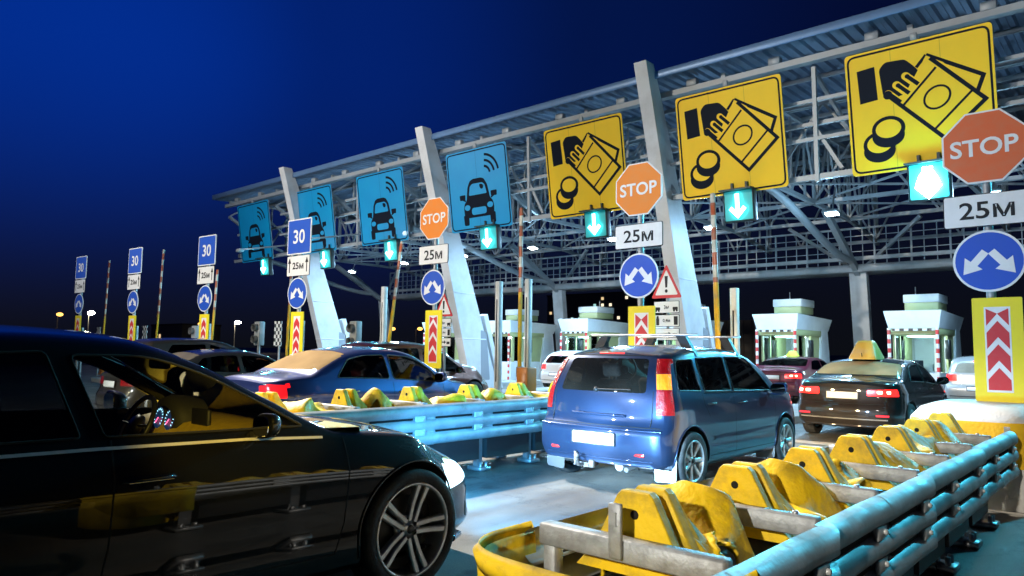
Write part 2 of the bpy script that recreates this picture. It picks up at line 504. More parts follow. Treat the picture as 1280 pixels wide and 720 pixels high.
    def end(c, x, z, rear=True):
        p, nrm = c.hit((x, -6 if rear else 6, z), (0, 1 if rear else -1, 0))
        return p, nrm
    def cut(c, poly, view, sg=0, lim=None):
        """cut an outline and take the faces inside it out of the shell: returns list of (verts, normals) polygons"""
        bm = c.bm; L = c.L
        if view == 'side': ia, ib = 1, 2; P = [(p[0]-L/2, p[1]) for p in poly]
        else: ia, ib = 0, 2; P = list(poly)
        x0 = min(p[0] for p in P); x1 = max(p[0] for p in P); z0 = min(p[1] for p in P); z1 = max(p[1] for p in P)
        def ok(f):
            cm = f.calc_center_median()
            if view == 'side':
                if cm.x*sg < .25*c.W(L/2): return False
                if abs(f.normal.x) < .42: return False
            elif view == 'rear':
                if cm.y > (lim if lim is not None else -L/2+.5) or f.normal.y > -.22: return False
            elif view == 'front':
                if cm.y < (lim if lim is not None else L/2-.5) or f.normal.y < .15: return False
            a = [v.co[ia] for v in f.verts]; b = [v.co[ib] for v in f.verts]
            return max(a) > x0-1e-4 and min(a) < x1+1e-4 and max(b) > z0-1e-4 and min(b) < z1+1e-4
        n = len(P)
        for i in range(n):
            fs = [f for f in bm.faces if ok(f)]
            if not fs: return []
            p, q = P[i], P[(i+1) % n]
            # only faces near this edge
            ex0, ex1 = min(p[0], q[0])-1e-3, max(p[0], q[0])+1e-3; ez0, ez1 = min(p[1], q[1])-1e-3, max(p[1], q[1])+1e-3
            near = []
            for f in fs:
                a = [v.co[ia] for v in f.verts]; b = [v.co[ib] for v in f.verts]
                if max(a) > ex0 and min(a) < ex1 and max(b) > ez0 and min(b) < ez1: near.append(f)
            if not near: continue
            co = [0, 0, 0]; co[ia] = p[0]; co[ib] = p[1]
            no = [0, 0, 0]; no[ia] = q[1]-p[1]; no[ib] = -(q[0]-p[0])
            if Vector(no).length < 1e-6: continue
            geom = set(near)
            for f in near: geom.update(f.edges); geom.update(f.verts)
            bmesh.ops.bisect_plane(bm, geom=list(geom), dist=1e-5, plane_co=co, plane_no=no)
        out = [f for f in bm.faces if ok(f) and inside((f.calc_center_median()[ia], f.calc_center_median()[ib]), P)]
        bm.normal_update()
        res = [[(v.co.copy(), v.normal.copy()) for v in f.verts] for f in out]
        bmesh.ops.delete(bm, geom=out, context='FACES')
        return res
    def patch(c, polys, name, m, off=0., parent=None):
        if not polys: return None
        idx = {}; vs = []; fs = []
        for poly in polys:
            f = []
            for co, no in poly:
                k = (round(co.x, 5), round(co.y, 5), round(co.z, 5))
                if k not in idx: idx[k] = len(vs); vs.append(co+no*off)
                f.append(idx[k])
            if len(set(f)) >= 3: fs.append(f)
        return MB().add(vs, fs, True).build(name, m, parent or c.root, fixn=False)
    def line(c, pts, w, name, m, sg=1, off=.0015, parent=None, mb=None, n=10):
        """thin strip that follows the side of the body along (y,z) points"""
        P = []
        for a, b in zip(pts, pts[1:]):
            k = max(2, int(n*math.dist(a, b)/.3))
            P += [(a[0]+(b[0]-a[0])*i/k, a[1]+(b[1]-a[1])*i/k) for i in range(k)]
        P.append(pts[-1])
        own = mb is None; mb = mb or MB()
        prev = None
        for i, p in enumerate(P):
            q = P[min(i+1, len(P)-1)]; o = P[max(i-1, 0)]
            d = Vector((q[0]-o[0], q[1]-o[1])).normalized(); nn = Vector((-d.y, d.x))*w/2
            a, an = c.side(p[0]+nn.x, p[1]+nn.y, sg); b, bn = c.side(p[0]-nn.x, p[1]-nn.y, sg)
            if a is None or b is None: prev = None; continue
            cur = (a+an*off, b+bn*off)
            if prev is not None:
                vs = [prev[0], cur[0], cur[1], prev[1]]
                mb.add(vs, [(0, 1, 2, 3)], True)
            prev = cur
        if own: return mb.build(name, m, parent or c.root, fixn=False)
    def slab(c, pts, depth, name, m, sg=1, parent=None):
        pass
    def plate(c, z, w, h, rear, m=PLATE, off=.012, text=None):
        p, nrm = c.end(0, z, rear); p2, _ = c.end(0, z+.06, rear)
        mb = MB(); sgn = -1 if rear else 1
        tilt = math.atan2((p2.y-p.y), .06)
        M = Matrix.Translation((0, p.y+sgn*off, z)) @ Matrix.Rotation(-tilt, 4, 'X')
        mb.rbox((0, 0, 0), (w, .012, h), .004, 1, M)
        o = mb.build('number_plate', m, c.root)
        fr = MB(); fr.stroke(rrect(0, 0, w+.012, h+.012, .012), .012, -.010, .008, True, M)
        fr.build('plate_frame', BLACK, o)
        return o
    def wheels(c, yr_, yf_, r, w, rim, style, rim_mat, track, detail=1, arch=1.13, z=None):
        c.wy = (yr_, yf_)
        z = z or r
        for y in (yr_, yf_):
            ra = r*arch
            for sg in (-1, 1):
                poly = [(y+ra*math.cos(a), z+.01+ra*math.sin(a)) for a in [2*PI*i/40 for i in range(40)]]
                # lip before the cut, hugging the shell
                lip = [c.side(y+(ra+.004)*math.cos(a), z+.01+(ra+.004)*math.sin(a), sg) for a in [-.25+(PI+.5)*i/30 for i in range(31)]]
                c.cut(poly, 'side', sg)
                pts = [p+nrm*.002 for p, nrm in lip if p is not None]
                if len(pts) > 3: c.lips.append(MB().tube(pts, .009, 6))
                wl = c.W(y)
                vs = []; fs = []; K = 24; well = MB()
                for i in range(K+1):
                    a = -.35+(PI+.7)*i/K
                    p, _ = c.side(y+ra*math.cos(a), max(.18, z+.01+ra*math.sin(a)), sg)
                    xo = abs(p.x)-.004 if p is not None else wl*.93
                    yy, zz = y-c.L/2+ra*math.cos(a), z+.01+ra*math.sin(a)
                    vs += [(sg*xo, yy, zz), (sg*wl*.45, yy, zz)]
                fs = [(2*i, 2*i+1, 2*i+3, 2*i+2) for i in range(K)]
                fs.append(tuple(2*i+1 for i in range(K+1)))
                well.add(vs, fs, True); c.well.append(well)
                make_wheel(c.root, (sg*(track/2), y-c.L/2, z), r, w, rim, style, sg, rim_mat, detail)
    lips = None
    def finish(c, m, name='body'):
        bm = c.bm
        me = bpy.data.meshes.new(name)
        for f in bm.faces: f.smooth = True
        # creases between lofted shell and sharp folds
        bm.to_mesh(me); bm.free()
        me.materials.append(m)
        o = bpy.data.objects.new(name, me); COL.objects.link(o); o.parent = c.root
        c.body = o
        for q in c.lips or []: q.build('arch_lip', m, c.root)
        for q in c.well or []: q.build('wheel_housing', DARK, c.root, fixn=False)
        return o
    def prep(c): c.lips = []; c.well = []
    def mirror(c, y, z, m, sg, s=1., glass_m=None):
        p, _ = c.side(y, z, sg)
        x = abs(p.x) if p is not None else c.W(y)*.94
        bm = bmesh.new(); bmesh.ops.create_uvsphere(bm, u_segments=20, v_segments=12, radius=1)
        for v in bm.verts:
            q = v.co
            fy = .6 if q.y > 0 else .12
            sx = math.copysign(abs(q.x)**.7, q.x)*.118*s; sz = math.copysign(abs(q.z)**.75, q.z)*.082*s
            v.co = Vector((sg*(x+.13*s)+sx, y-c.L/2+q.y*.16*s*fy, z+.06+sz+ .02*s*q.x*sg))
        o = MB().frombm(bm).build('wing_mirror', m, c.root)
        MB().bar((sg*(x-.03), y-c.L/2+.02, z+.005), (sg*(x+.08), y-c.L/2+.02, z+.02), .07, .03).build('mirror_arm', BLACK, o)
        g = MB().prism(rrect(sg*(x+.13*s), z+.06, .19*s, .125*s, .05), y-c.L/2-.024*s, y-c.L/2-.02*s)
        g.build('mirror_glass', mat('mirror_silver', (.8, .8, .8), .03, 1.), o)
        return o
    def handle(c, y, z, m, sg, ln=.21):
        pts = []
        for i in range(9):
            t = i/8; p, nrm = c.side(y+(t-.5)*ln, z, sg)
            if p is None: return
            pts.append(p+nrm*(.004+.03*min(1, 4*t*(1-t)*1.4)))
        h = MB(); h.tube(pts, [.009]+[.0125]*7+[.009], 8)
        o = h.build('door_handle', m, c.root)
        p, nrm = c.side(y, z, sg)
        return o
    def seats(c, ys, zseat=.42, xs=(-.36, .36), h=.62, m=None):
        for y in ys:
            for x in xs:
                b = MB(); yy = y-c.L/2
                b.rbox((x, yy+.22, zseat), (.5, .52, .16), .06, 3)
                Mx = Matrix.Translation((x, yy-.05, zseat+.02)) @ Matrix.Rotation(R(14), 4, 'X')
                b.rbox((0, 0, h/2), (.48, .14, h), .06, 3, Mx)
                b.rbox((0, .0, h+.12), (.25, .10, .17), .045, 3, Mx)
                b.box((-.05, 0, h+.02), (.012, .012, .1), Mx); b.box((.05, 0, h+.02), (.012, .012, .1), Mx)
                b.build('seat', m or SEAT, c.root)
    def dash(c, y, z, m, w=None):
        yy = y-c.L/2; w = w or c.W(y)*.88
        d = MB()
        prof = [(yy-.18, z-.32), (yy-.2, z-.12), (yy-.12, z-.03), (yy+.05, z), (yy+.55, z-.02), (yy+.6, z-.3)]
        K = 10
        vs = []; fs = []
        for k in range(K+1):
            x = -w+2*w*k/K
            vs += [(x, p[0]+(.0 if abs(x) < w*.8 else -.05), p[1]) for p in prof]
        n = len(prof)
        for k in range(K): fs += [(k*n+i, k*n+i+1, k*n+n+i+1, k*n+n+i) for i in range(n-1)]
        d.add(vs, fs, True)
        return d.build('dashboard', m, c.root, fixn=False)
    def steering(c, y, z, x=-.37, r=.185, m=None):
        M = Matrix.Translation((x, y-c.L/2, z)) @ Matrix.Rotation(R(66), 4, 'X')
        s = MB(); pts = [M @ Vector((r*math.cos(2*PI*k/28), r*math.sin(2*PI*k/28), 0)) for k in range(28)]
        s.tube(pts, .016, 8, closed=True)
        s.lathe([(0, .035), (.05, .03), (.07, .01), (.07, -.02), (0, -.02)], 16, M)
        for a in (PI*.02, PI*.98, PI*1.5):
            s.bar(M @ Vector((.05*math.cos(a), .05*math.sin(a), .0)), M @ Vector((r*math.cos(a), r*math.sin(a), 0)), .035, .014)
        o = s.build('steering_wheel', m or BLACK, c.root)
        return o

SEDAN = dict(L=4.6,
    W=[(0, .72), (.04, .775), (.14, .83), (.4, .88), (.9, .905), (1.8, .91), (3.2, .91), (3.9, .895), (4.25, .84), (4.45, .77), (4.56, .70), (4.6, .66)],
    T=[(0, 1.0), (.12, 1.055), (.45, 1.09), (.72, 1.115), (1.02, 1.25), (1.45, 1.405), (1.9, 1.455), (2.35, 1.46), (2.75, 1.40), (3.15, 1.225), (3.5, 1.03), (3.62, .99), (4.1, .93), (4.4, .84), (4.6, .70)],
    B=[(0, .26), (.5, .2), (1, .18), (3.8, .18), (4.3, .19), (4.6, .22)],
    Z=[(0, .93), (.3, .985), (.9, 1.0), (2.2, .965), (3.3, .92), (3.9, .86), (4.3, .76), (4.6, .60)],
    rear=[(.2, .14), (.3, .05), (.5, .0), (.62, .01), (.66, .05), (.9, .08), (1.05, .05), (1.1, .12)],
    front=[(.2, 4.5), (.3, 4.58), (.5, 4.6), (.6, 4.58), (.75, 4.5), (.95, 4.3)],
    bulge_r=.14, bulge_f=.22)

def glass_poly_from_corner(c, y0, y1, inset, zpad=.02, K=6):
    """front or rear screen outline in (x,z), kept inside the pillars"""
    right = []
    for i in range(K+1):
        y = y0+(y1-y0)*i/K; x, z = c.corner(y); right.append((x-inset, c.T(y)-zpad*0))
    P = right+[(-x, z) for x, z in reversed(right)]
    return P
# ------------------------------------------------------------------ the black saloon beside the camera
def near_saloon():
    S = dict(L=5.25, N=84,
        W=[(0, .74), (.05, .80), (.2, .86), (.5, .905), (1.1, .93), (2.4, .925), (3.6, .925), (4.2, .93), (4.55, .915), (4.8, .865), (5.0, .79), (5.15, .70), (5.25, .60)],
        T=[(0, 1.02), (.3, 1.07), (.75, 1.15), (1.2, 1.34), (1.7, 1.54), (2.2, 1.60), (2.65, 1.575), (3.0, 1.47), (3.4, 1.265), (3.82, 1.06), (3.95, 1.045), (4.3, 1.01), (4.65, .93), (4.95, .83), (5.15, .74), (5.25, .66)],
        B=[(0, .3), (.6, .22), (4.3, .22), (4.9, .24), (5.25, .26)],
        Z=[(0, .95), (.5, 1.02), (1.5, 1.03), (2.4, 1.015), (3.3, .985), (3.9, .95), (4.4, .89), (4.8, .79), (5.1, .67), (5.25, .56)],
        side=[(0, .945), (.10, .985), (.2, .99), (.35, .985), (.55, .995), (.70, .998), (.79, 1.0), (.84, .99), (.93, .975), (1, .955)],
        rear=[(.2, .1), (.45, .0), (.7, .02), (1.0, .1)],
        front=[(.2, 5.17), (.3, 5.25), (.42, 5.23), (.6, 5.22), (.7, 5.18), (.85, 5.05), (1.0, 4.9)], df=.9,
        bulge_r=.15, bulge_f=.34, tumble=.40, rc=.12, crown=.045)
    c = Car('sedan', 'large glossy black saloon with lit instrument dials and one headlamp on, no roof sign', 'car',
            (-4.43, 1.365, 0), 0, S)
    c.prep(); L = c.L
    P = paint('lacquer_black', (.002, .0025, .004), 0, .5, dust=.02, dustcol=(.05, .05, .05))
    INT = mat('interior_dark', (.012, .012, .013), .7, bump=.2, bscale=150)
    win_f = rpoly([(2.52, 1.085), (2.40, 1.455), (2.76, 1.45), (3.03, 1.355), (3.36, 1.175), (3.55, 1.065)], [.02, .03, .12, .1, .1, .02], 3)
    win_r = rpoly([(1.40, 1.095), (2.42, 1.088), (2.30, 1.47), (1.85, 1.455), (1.52, 1.31)], [.03, .02, .03, .14, .1], 3)
    win_q = rpoly([(1.08, 1.12), (1.33, 1.10), (1.44, 1.30), (1.30, 1.25)], .03, 2)
    for sg in (1, -1):
        for nm, poly, g in (('door_window', win_f, GLASS_CLEAR), ('door_window', win_r, GLASS_DARK), ('quarter_window', win_q, GLASS_DARK)):
            trim = MB(); pts = []
            for a, b in zip(poly, poly[1:]+poly[:1]):
                k = max(1, int(math.dist(a, b)/.08))
                for i in range(k):
                    p, nr = c.side(a[0]+(b[0]-a[0])*i/k, a[1]+(b[1]-a[1])*i/k, sg)
                    if p is not None: pts.append(p+nr*.001)
            trim.tube(pts, .006, 6, closed=True)
            fs = c.cut(poly, 'side', sg)
            w = c.patch(fs, nm, g, -.007)
            if w: trim.build('window_seal', DARK, w)
    y0, y1 = 3.78, 3.02
    ws = c.cut(glass_poly_from_corner(c, y0, y1, .075), 'front', lim=y1-.3-L/2+.2)
    c.patch(ws, 'windscreen', GLASS_CLEAR, -.004)
    rs = c.cut(glass_poly_from_corner(c, .80, 1.60, .08), 'rear', lim=1.8-L/2)
    c.patch(rs, 'rear_window', GLASS_DARK, -.004)
    # lamps
    hl = [(4.86, .80), (5.02, .745), (5.13, .66), (5.16, .575), (5.10, .555), (5.02, .62), (4.90, .72)]
    for sg in (1, -1):
        fs = c.cut(rpoly(hl, .02, 2), 'side', sg)
        A = sorted([.64*sg, .88*sg]); fs += c.cut([(A[0], .575 if sg > 0 else .565), (A[1], .565 if sg > 0 else .575), (A[1], .80 if sg > 0 else .70), (A[0], .70 if sg > 0 else .80)], 'front', lim=L/2-.6)
        h = c.patch(fs, 'headlight', LAMP, .002)
        mk = rrect(4.70, .72, .15, .10, .03)
        fs = c.cut(rpoly([(4.66, .775), (4.84, .755), (4.86, .70), (4.72, .665), (4.65, .70)], .02, 2), 'side', sg)
        c.patch(fs, 'side_marker', mat('marker_reflector', (.75, .62, .05), .25, coat=1), .002)
        tl = c.cut(rpoly([(.0, .78), (.35, .82), (.38, .95), (.02, .98)], .03), 'side', sg)
        c.patch(tl, 'taillight', TAIL, .002)
    # shut lines, chrome, handles
    for sg in (1, -1):
        c.line([(2.545, 1.07), (2.55, .9), (2.54, .6), (2.5, .36)], .007, 'shut_line', DARK, sg)
        c.line([(3.80, .99), (3.82, .8), (3.80, .5), (3.74, .34)], .007, 'shut_line', DARK, sg)
        c.line([(1.35, .34), (2.5, .36), (3.74, .34)], .007, 'shut_line', DARK, sg)
        t = MB()
        c.line([(1.2, 1.045), (1.8, 1.04), (2.5, 1.035), (3.2, 1.02), (3.66, .995)], .014, '', None, sg, .006, mb=t)
        t.build('waist_trim', mat('satin_trim', (.75, .76, .78), .42, .6), c.root, fixn=False)
        c.handle(2.70, .885, P, sg, .24); c.handle(1.55, .905, P, sg, .24)
        for yy in (2.70, 1.55):
            rc = MB()
            hp = [c.side(yy-.1+.2*i/8, .873, sg) for i in range(9)]
            rc.tube([q[0]+q[1]*.037 for q in hp], .0035, 5)
            rc.build('handle_trim', CHROME, c.root)
    c.wheels(1.20, 4.32, .375, .27, .292, 'double5', ALLOY, 1.60, 2, 1.10)
    c.mirror(3.24, 1.035, P, 1, .80); c.mirror(3.20, 1.05, P, -1, .95)
    # front fascia
    g = MB()
    for i in range(7):
        z = .36+.045*i
        pts = [c.end(x, z, False) for x in [-.42+.84*k/8 for k in range(9)]]
        pts = [p+n*.004 for p, n in pts if p is not None]
        if len(pts) > 2: g.tube(pts, .008, 6)
    g.build('grille', CHROME, c.root)
    c.plate(.45, .54, .12, False)
    sp = MB(); pts = []
    for i in range(25):
        a = -1+2*i/24; x = a*.9
        p, n = c.end(x*.86, .25, False)
        if p is not None: pts.append(p+n*.02+Vector((0, 0, -.02)))
    sp.tube(pts, .022, 8); sp.build('front_lip', P, c.root)
    # fog lamp recess at the corner
    for sg in (1, -1):
        fl = MB()
        c.line([(5.02, .32), (5.09, .42), (5.12, .50)], .05, '', None, sg, .003, mb=fl)
        fl.build('corner_intake', BLACK, c.root, fixn=False)
    c.finish(P)
    # cabin
    c.seats((1.45,), .38, m=INT, h=.46); c.seats((2.28,), .46, m=INT, h=.58)
    DASH_LIT = mat('dashboard_yellow_lit', (.55, .38, .03), .55, noise=.15, nscale=20, bump=.2, bscale=200)  # yellow light on the dash is put into its colour
    d = c.dash(3.46, 1.05, DASH_LIT)
    hood = MB(); M = Matrix.Translation((-.38, 3.41-L/2, 1.03))
    hood.lathe([(.20, -.10), (.215, .05), (.19, .10), (.12, .11)], 20, M @ Matrix.Rotation(R(90), 4, 'X') @ Matrix.Scale(.72, 4, (0, 1, 0)))
    hood.build('instrument_hood', INT, d)
    dial = MB(); gl = MB(); nd = MB()
    for k, dx in enumerate((-.075, .085)):
        Md = Matrix.Translation((-.38+dx, 3.305-L/2, 1.035)) @ Matrix.Rotation(R(80), 4, 'X')
        dial.lathe([(0, 0), (.066, 0), (.068, .004)], 24, Md)
        for i in range(13):
            a = -.7+(PI+1.4)*i/12
            gl.box((0, 0, 0), (.011, .004, .002), Md @ Matrix.Translation((.055*math.cos(a), .055*math.sin(a), .004)) @ Matrix.Rotation(a, 4, 'Z'))
        nd.bar(Md @ Vector((0, 0, .006)), Md @ Vector((-.03, -.035, .006)), .005, .003)
    di = dial.build('instrument_dial', mat('dial_face', (.01, .015, .03), .4, emit=(.02, .1, .3), estr=.25), d)
    gl.build('dial_ring', emis('dial_glow', (.35, .75, 1.), 3.), d); nd.build('dial_needle', emis('needle_glow', (1., .1, .25), 4.), d)
    scn = MB(); scn.rbox((0.02, 3.36-L/2, 1.06), (.22, .03, .12), .012, 2); so = scn.build('centre_screen', BLACK, d)
    ctr = MB()
    for i in range(4):
        pass
    ctr.rbox((.02, 3.27-L/2, .95), (.24, .02, .05), .006, 1)
    ctr.build('console_panel', mat('button_lit', (.3, .3, .3), .4, emit=(.7, .8, .9), estr=.05), d)
    c.steering(3.14, 1.0, -.40, .19, mat('leather_black', (.02, .02, .02), .38))
    mb = MB(); mb.rbox((0, 3.1-L/2, 1.40), (.25, .04, .07), .02, 2); mb.build('interior_mirror', INT, c.root)
    return c

near = near_saloon()

# ------------------------------------------------------------------ the blue people carrier
def blue_van():
    S = dict(L=4.3, N=72,
        W=[(0, .80), (.04, .845), (.12, .872), (.3, .893), (.7, .905), (3.5, .905), (3.85, .86), (4.1, .78), (4.25, .70), (4.3, .66)],
        T=[(0, 1.50), (.15, 1.525), (.5, 1.56), (1.0, 1.59), (1.7, 1.605), (2.2, 1.58), (2.5, 1.515), (2.85, 1.36), (3.25, 1.11), (3.4, 1.065), (3.8, 1.0), (4.1, .90), (4.3, .76)],
        B=[(0, .27), (.4, .24), (3.8, .24), (4.3, .26)],
        Z=[(0, 1.02), (.6, 1.015), (2.0, .98), (3.0, .95), (3.5, .92), (3.9, .85), (4.3, .66)],
        side=[(0, .95), (.10, .985), (.24, 1.0), (.34, 1.0), (.37, .992), (.55, .99), (.75, .985), (.88, .975), (1, .955)],
        rear=[(.2, .12), (.3, .05), (.4, .01), (.55, .0), (.66, .0), (.70, .06), (.74, .085), (.95, .11), (1.05, .13), (1.3, .24), (1.45, .34), (1.52, .42), (1.6, .5)], dr=.9,
        front=[(.2, 4.22), (.35, 4.3), (.55, 4.3), (.75, 4.22), (.9, 4.05), (1.1, 3.9)],
        bulge_r=.11, bulge_f=.28, tumble=.27, rc=.10, crown=.05)
    c = Car('minivan', 'blue people carrier with empty roof bars and a tow ball under its rear plate', 'car', (-4.72, 6.72+2.15, 0), 0, S)
    c.prep(); L = c.L
    P = paint('lacquer_blue', (.010, .028, .078), .6, .30, dust=.26, dustcol=(.14, .15, .17))
    PB = P
    seal = []
    sidew = [('quarter_window', rpoly([(.42, 1.09), (.92, 1.07), (.88, 1.43), (.50, 1.42)], [.04, .03, .03, .06], 3), GLASS_DARK),
             ('door_window', rpoly([(1.0, 1.065), (1.70, 1.05), (1.68, 1.46), (.97, 1.44)], [.03, .03, .03, .03], 2), GLASS_CAR),
             ('door_window', rpoly([(1.77, 1.045), (2.93, 1.02), (2.80, 1.14), (2.43, 1.41), (2.3, 1.455), (1.75, 1.46)], [.03, .05, .1, .12, .08, .03], 3), GLASS_CAR)]
    for sg in (1, -1):
        for nm, poly, g in sidew:
            pts = []
            for a, b in zip(poly, poly[1:]+poly[:1]):
                k = max(1, int(math.dist(a, b)/.08))
                for i in range(k):
                    p, nr = c.side(a[0]+(b[0]-a[0])*i/k, a[1]+(b[1]-a[1])*i/k, sg)
                    if p is not None: pts.append(p+nr*.001)
            w = c.patch(c.cut(poly, 'side', sg), nm, g, -.006)
            if w: MB().tube(pts, .009, 6, closed=True).build('window_seal', BLACK, w)
    c.patch(c.cut(glass_poly_from_corner(c, 3.2, 2.52, .07), 'front', lim=2.3-L/2), 'windscreen', GLASS_CLEAR, -.004)
    rw = rpoly([(-.58, 1.055), (.58, 1.055), (.52, 1.43), (-.52, 1.43)], .05, 3)
    g = c.patch(c.cut(rw, 'rear', lim=-L/2+.7), 'rear_window', glass('van_rear_glass', (.55, .54, .50), dust=(.3, .27, .22), damt=.03), -.004)
    # a tail lamp stack at each rear corner: red, amber, red
    for sg in (1, -1):
        for nm, z0, z1, m in (('taillight', 1.27, 1.43, TAIL), ('turn_signal', 1.10, 1.265, AMBER if sg > 0 else TAIL), ('taillight', .83, 1.095, TAIL)):
            xi = lambda z: (.712-.26*max(0, z-1.02))*sg
            rp = [(xi(z0), z0), (1.05*sg, z0), (1.05*sg, z1), (xi(z1), z1)]
            fs = c.cut(rp, 'rear', lim=-L/2+.65)
            e = .16+.20*max(0, (z0-1.0))
            fs += c.cut([(-.1, z0), (.185+.55*max(0, z0-1.05), z0), (.185+.55*max(0, z1-1.05), z1), (-.1, z1)], 'side', sg)
            c.patch(fs, nm, m, .004)
    # bumper, plate, brake lamp, wiper
    brk = MB()
    p, n = c.end(0, 1.488, True)
    brk.rbox((0, p.y+.005, 1.488), (.34, .03, .022), .006, 1); brk.build('high_brake_light', mat('brake_dim', (.45, .02, .02), .3, emit=(1, .05, .03), estr=1.2), c.root)
    wp = MB()
    q = [c.end(x, 1.075+.02*abs(x), True) for x in (-.05, .1, .25, .4)]
    wp.tube([a+b*.018 for a, b in q], .008, 6); wp.lathe([(0, .03), (.025, .03), (.03, 0)], 12, Matrix.Translation(q[0][0]) @ Matrix.Rotation(R(90), 4, 'X'))
    wp.build('rear_wiper', BLACK, c.root)
    c.plate(.545, .56, .125, True, mat('plate_bright', (.85, .86, .86), .4), .004)  # plain white plate, brighter than the others
    bl = MB()
    pts = [c.end(x, .655, True) for x in [-.80+1.6*k/16 for k in range(17)]]
    bl.tube([a+b*.006 for a, b in pts], .014, 6)
    pts = [c.end(x, .335, True) for x in [-.70+1.4*k/16 for k in range(17)]]
    bl.tube([a+b*.004 for a, b in pts], .011, 6)
    bl.build('bumper_strip', P, c.root)
    sl = MB()
    pts = [c.end(x, .69, True) for x in [-.78+1.56*k/16 for k in range(17)]]
    sl.tube([a+b*-.002 for a, b in pts], .006, 5)
    for sx in (-1, 1):
        pts = [c.end(sx*x, z, True) for x, z in ((.66, .70), (.665, .8), (.665, .95), (.66, 1.05), (.63, 1.3), (.60, 1.45))]
        sl.tube([a for a, b in pts if a is not None], .005, 5)
    pts = [c.end(x, 1.465, True) for x in [-.58+1.16*k/12 for k in range(13)]]
    sl.tube([a for a, b in pts], .006, 5)
    sl.build('tailgate_gap', DARK, c.root)
    gh = MB(); pts = [c.end(x, .80, True) for x in [-.36+.72*k/10 for k in range(11)]]
    gh.tube([a+b*.008 for a, b in pts], .016, 8); gh.build('tailgate_trim', P, c.root)
    for sg in (1, -1):
        rf = MB(); p, n = c.end(.55*sg, .40, True)
        rf.rbox((p.x, p.y+.002, .40), (.15, .015, .035), .006, 1); rf.build('rear_reflector', mat('reflector_red', (.5, .02, .02), .2, coat=1), c.root)
    for sg in (1, -1):
        c.line([(.93, 1.05), (.95, .92), (1.06, .78)], .007, 'shut_line', DARK, sg)
        c.line([(1.73, 1.03), (1.74, .7), (1.72, .33)], .007, 'shut_line', DARK, sg)
        c.line([(2.96, .99), (2.98, .7), (2.92, .33)], .007, 'shut_line', DARK, sg)
        c.line([(1.05, .34), (2.92, .33)], .007, 'shut_line', DARK, sg)
        for ya, yb_ in ((1.16, 1.71), (1.76, 2.90)):
            t = MB(); c.line([(ya, .53), (yb_, .53)], .055, '', None, sg, .010, mb=t); t.build('rub_strip', P, c.root, fixn=False)
        t = MB(); c.line([(.98, 1.05), (1.7, 1.035), (2.93, 1.005)], .012, '', None, sg, .006, mb=t); t.build('waist_trim', CHROME, c.root, fixn=False)
        c.handle(1.12, .92, BLACK, sg, .19); c.handle(1.95, .90, BLACK, sg, .19)
        fl = MB(); p, nr = c.side(.55, .90, sg)
        fl.stroke(rrect(.62-L/2, .88, .17, .17, .05), .006, 0, 0)
        hp = c.cut([(3.75, .62), (4.22, .60), (4.18, .74), (3.95, .84)], 'side', sg); c.patch(hp, 'headlight', LENS, .003)
    c.wheels(.64, 3.31, .318, .20, .228, 'seven', ALLOYW, 1.63, 1, 1.16)
    c.mirror(2.85, .985, P, 1, 1.0); c.mirror(2.85, .985, P, -1, 1.0)
    c.plate(.45, .54, .12, False)
    c.finish(P)
    c.seats((1.15, 2.15), .52, h=.64); c.dash(2.85, 1.02, BLACK); c.steering(2.6, 1.0)
    # roof bars on clamp feet
    for y in (1.05, 2.2):
        b = MB(); rt = c.T(y)
        b.rbox((0, y-L/2, 1.715), (1.52, .035, .026), .008, 2)
        bar = b.build('roof_bar', mat('bar_steel', (.6, .6, .6), .3, .9), c.root)
        for sg in (1, -1):
            f = MB(); cx, cz = c.corner(y)
            f.prism([(sg*.48, 1.70), (sg*.60, 1.70), (sg*(cx+.035), cz-.09), (sg*(cx-.03), cz-.0), (sg*.55, cz+.03)], y-L/2-.035, y-L/2+.035)
            f.build('clamp_foot', BLACK, bar)
    # flaps, tow ball, silencer
    for y in (.64, 3.31):
        for sg in (1, -1):
            f = MB(); yy = y-L/2-.345
            f.prism(rpoly([(sg*.60, .40), (sg*.885, .42), (sg*.875, .12), (sg*.62, .10)], .03), yy-.012, yy)
            f.build('mud_flap', mat('flap_dark', (.06, .06, .06), .7) if sg < 0 else mat('flap_grey', (.42, .44, .46), .6, dirt=(.2, .19, .17), damt=.6), c.root)
    t = MB(); yb = -L/2
    t.tube([(-.16, yb+.3, .25), (-.16, yb+.05, .23), (-.16, yb-.05, .24), (-.16, yb-.09, .31)], .02, 8)
    bm = bmesh.new(); bmesh.ops.create_uvsphere(bm, u_segments=12, v_segments=8, radius=.03)
    t.frombm(bm, True, Matrix.Translation((-.16, yb-.09, .345)))
    t.box((-.16, yb+.12, .235), (.16, .2, .05)); t.bar((-.7, yb+.28, .26), (.6, yb+.28, .26), .05)
    t.rbox((-.05, yb+.05, .25), (.07, .06, .09), .015); t.rbox((-.24, yb-.0, .30), (.03, .04, .16), .01)
    t.build('tow_bar', mat('rusty_steel', (.14, .12, .11), .6, .5, noise=.3, dirt=(.25, .12, .06), dscale=12), c.root)
    m_ = MB(); m_.tube([(.28, yb+.9, .27), (.28, yb+.1, .25)], .055, 10); m_.tube([(.42, yb+.2, .25), (.42, yb+.02, .235)], .028, 10)
    m_.build('exhaust', mat('exhaust_steel', (.3, .29, .28), .45, .8), c.root)
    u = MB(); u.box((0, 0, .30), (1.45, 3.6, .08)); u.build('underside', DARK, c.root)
    return c
van = blue_van()

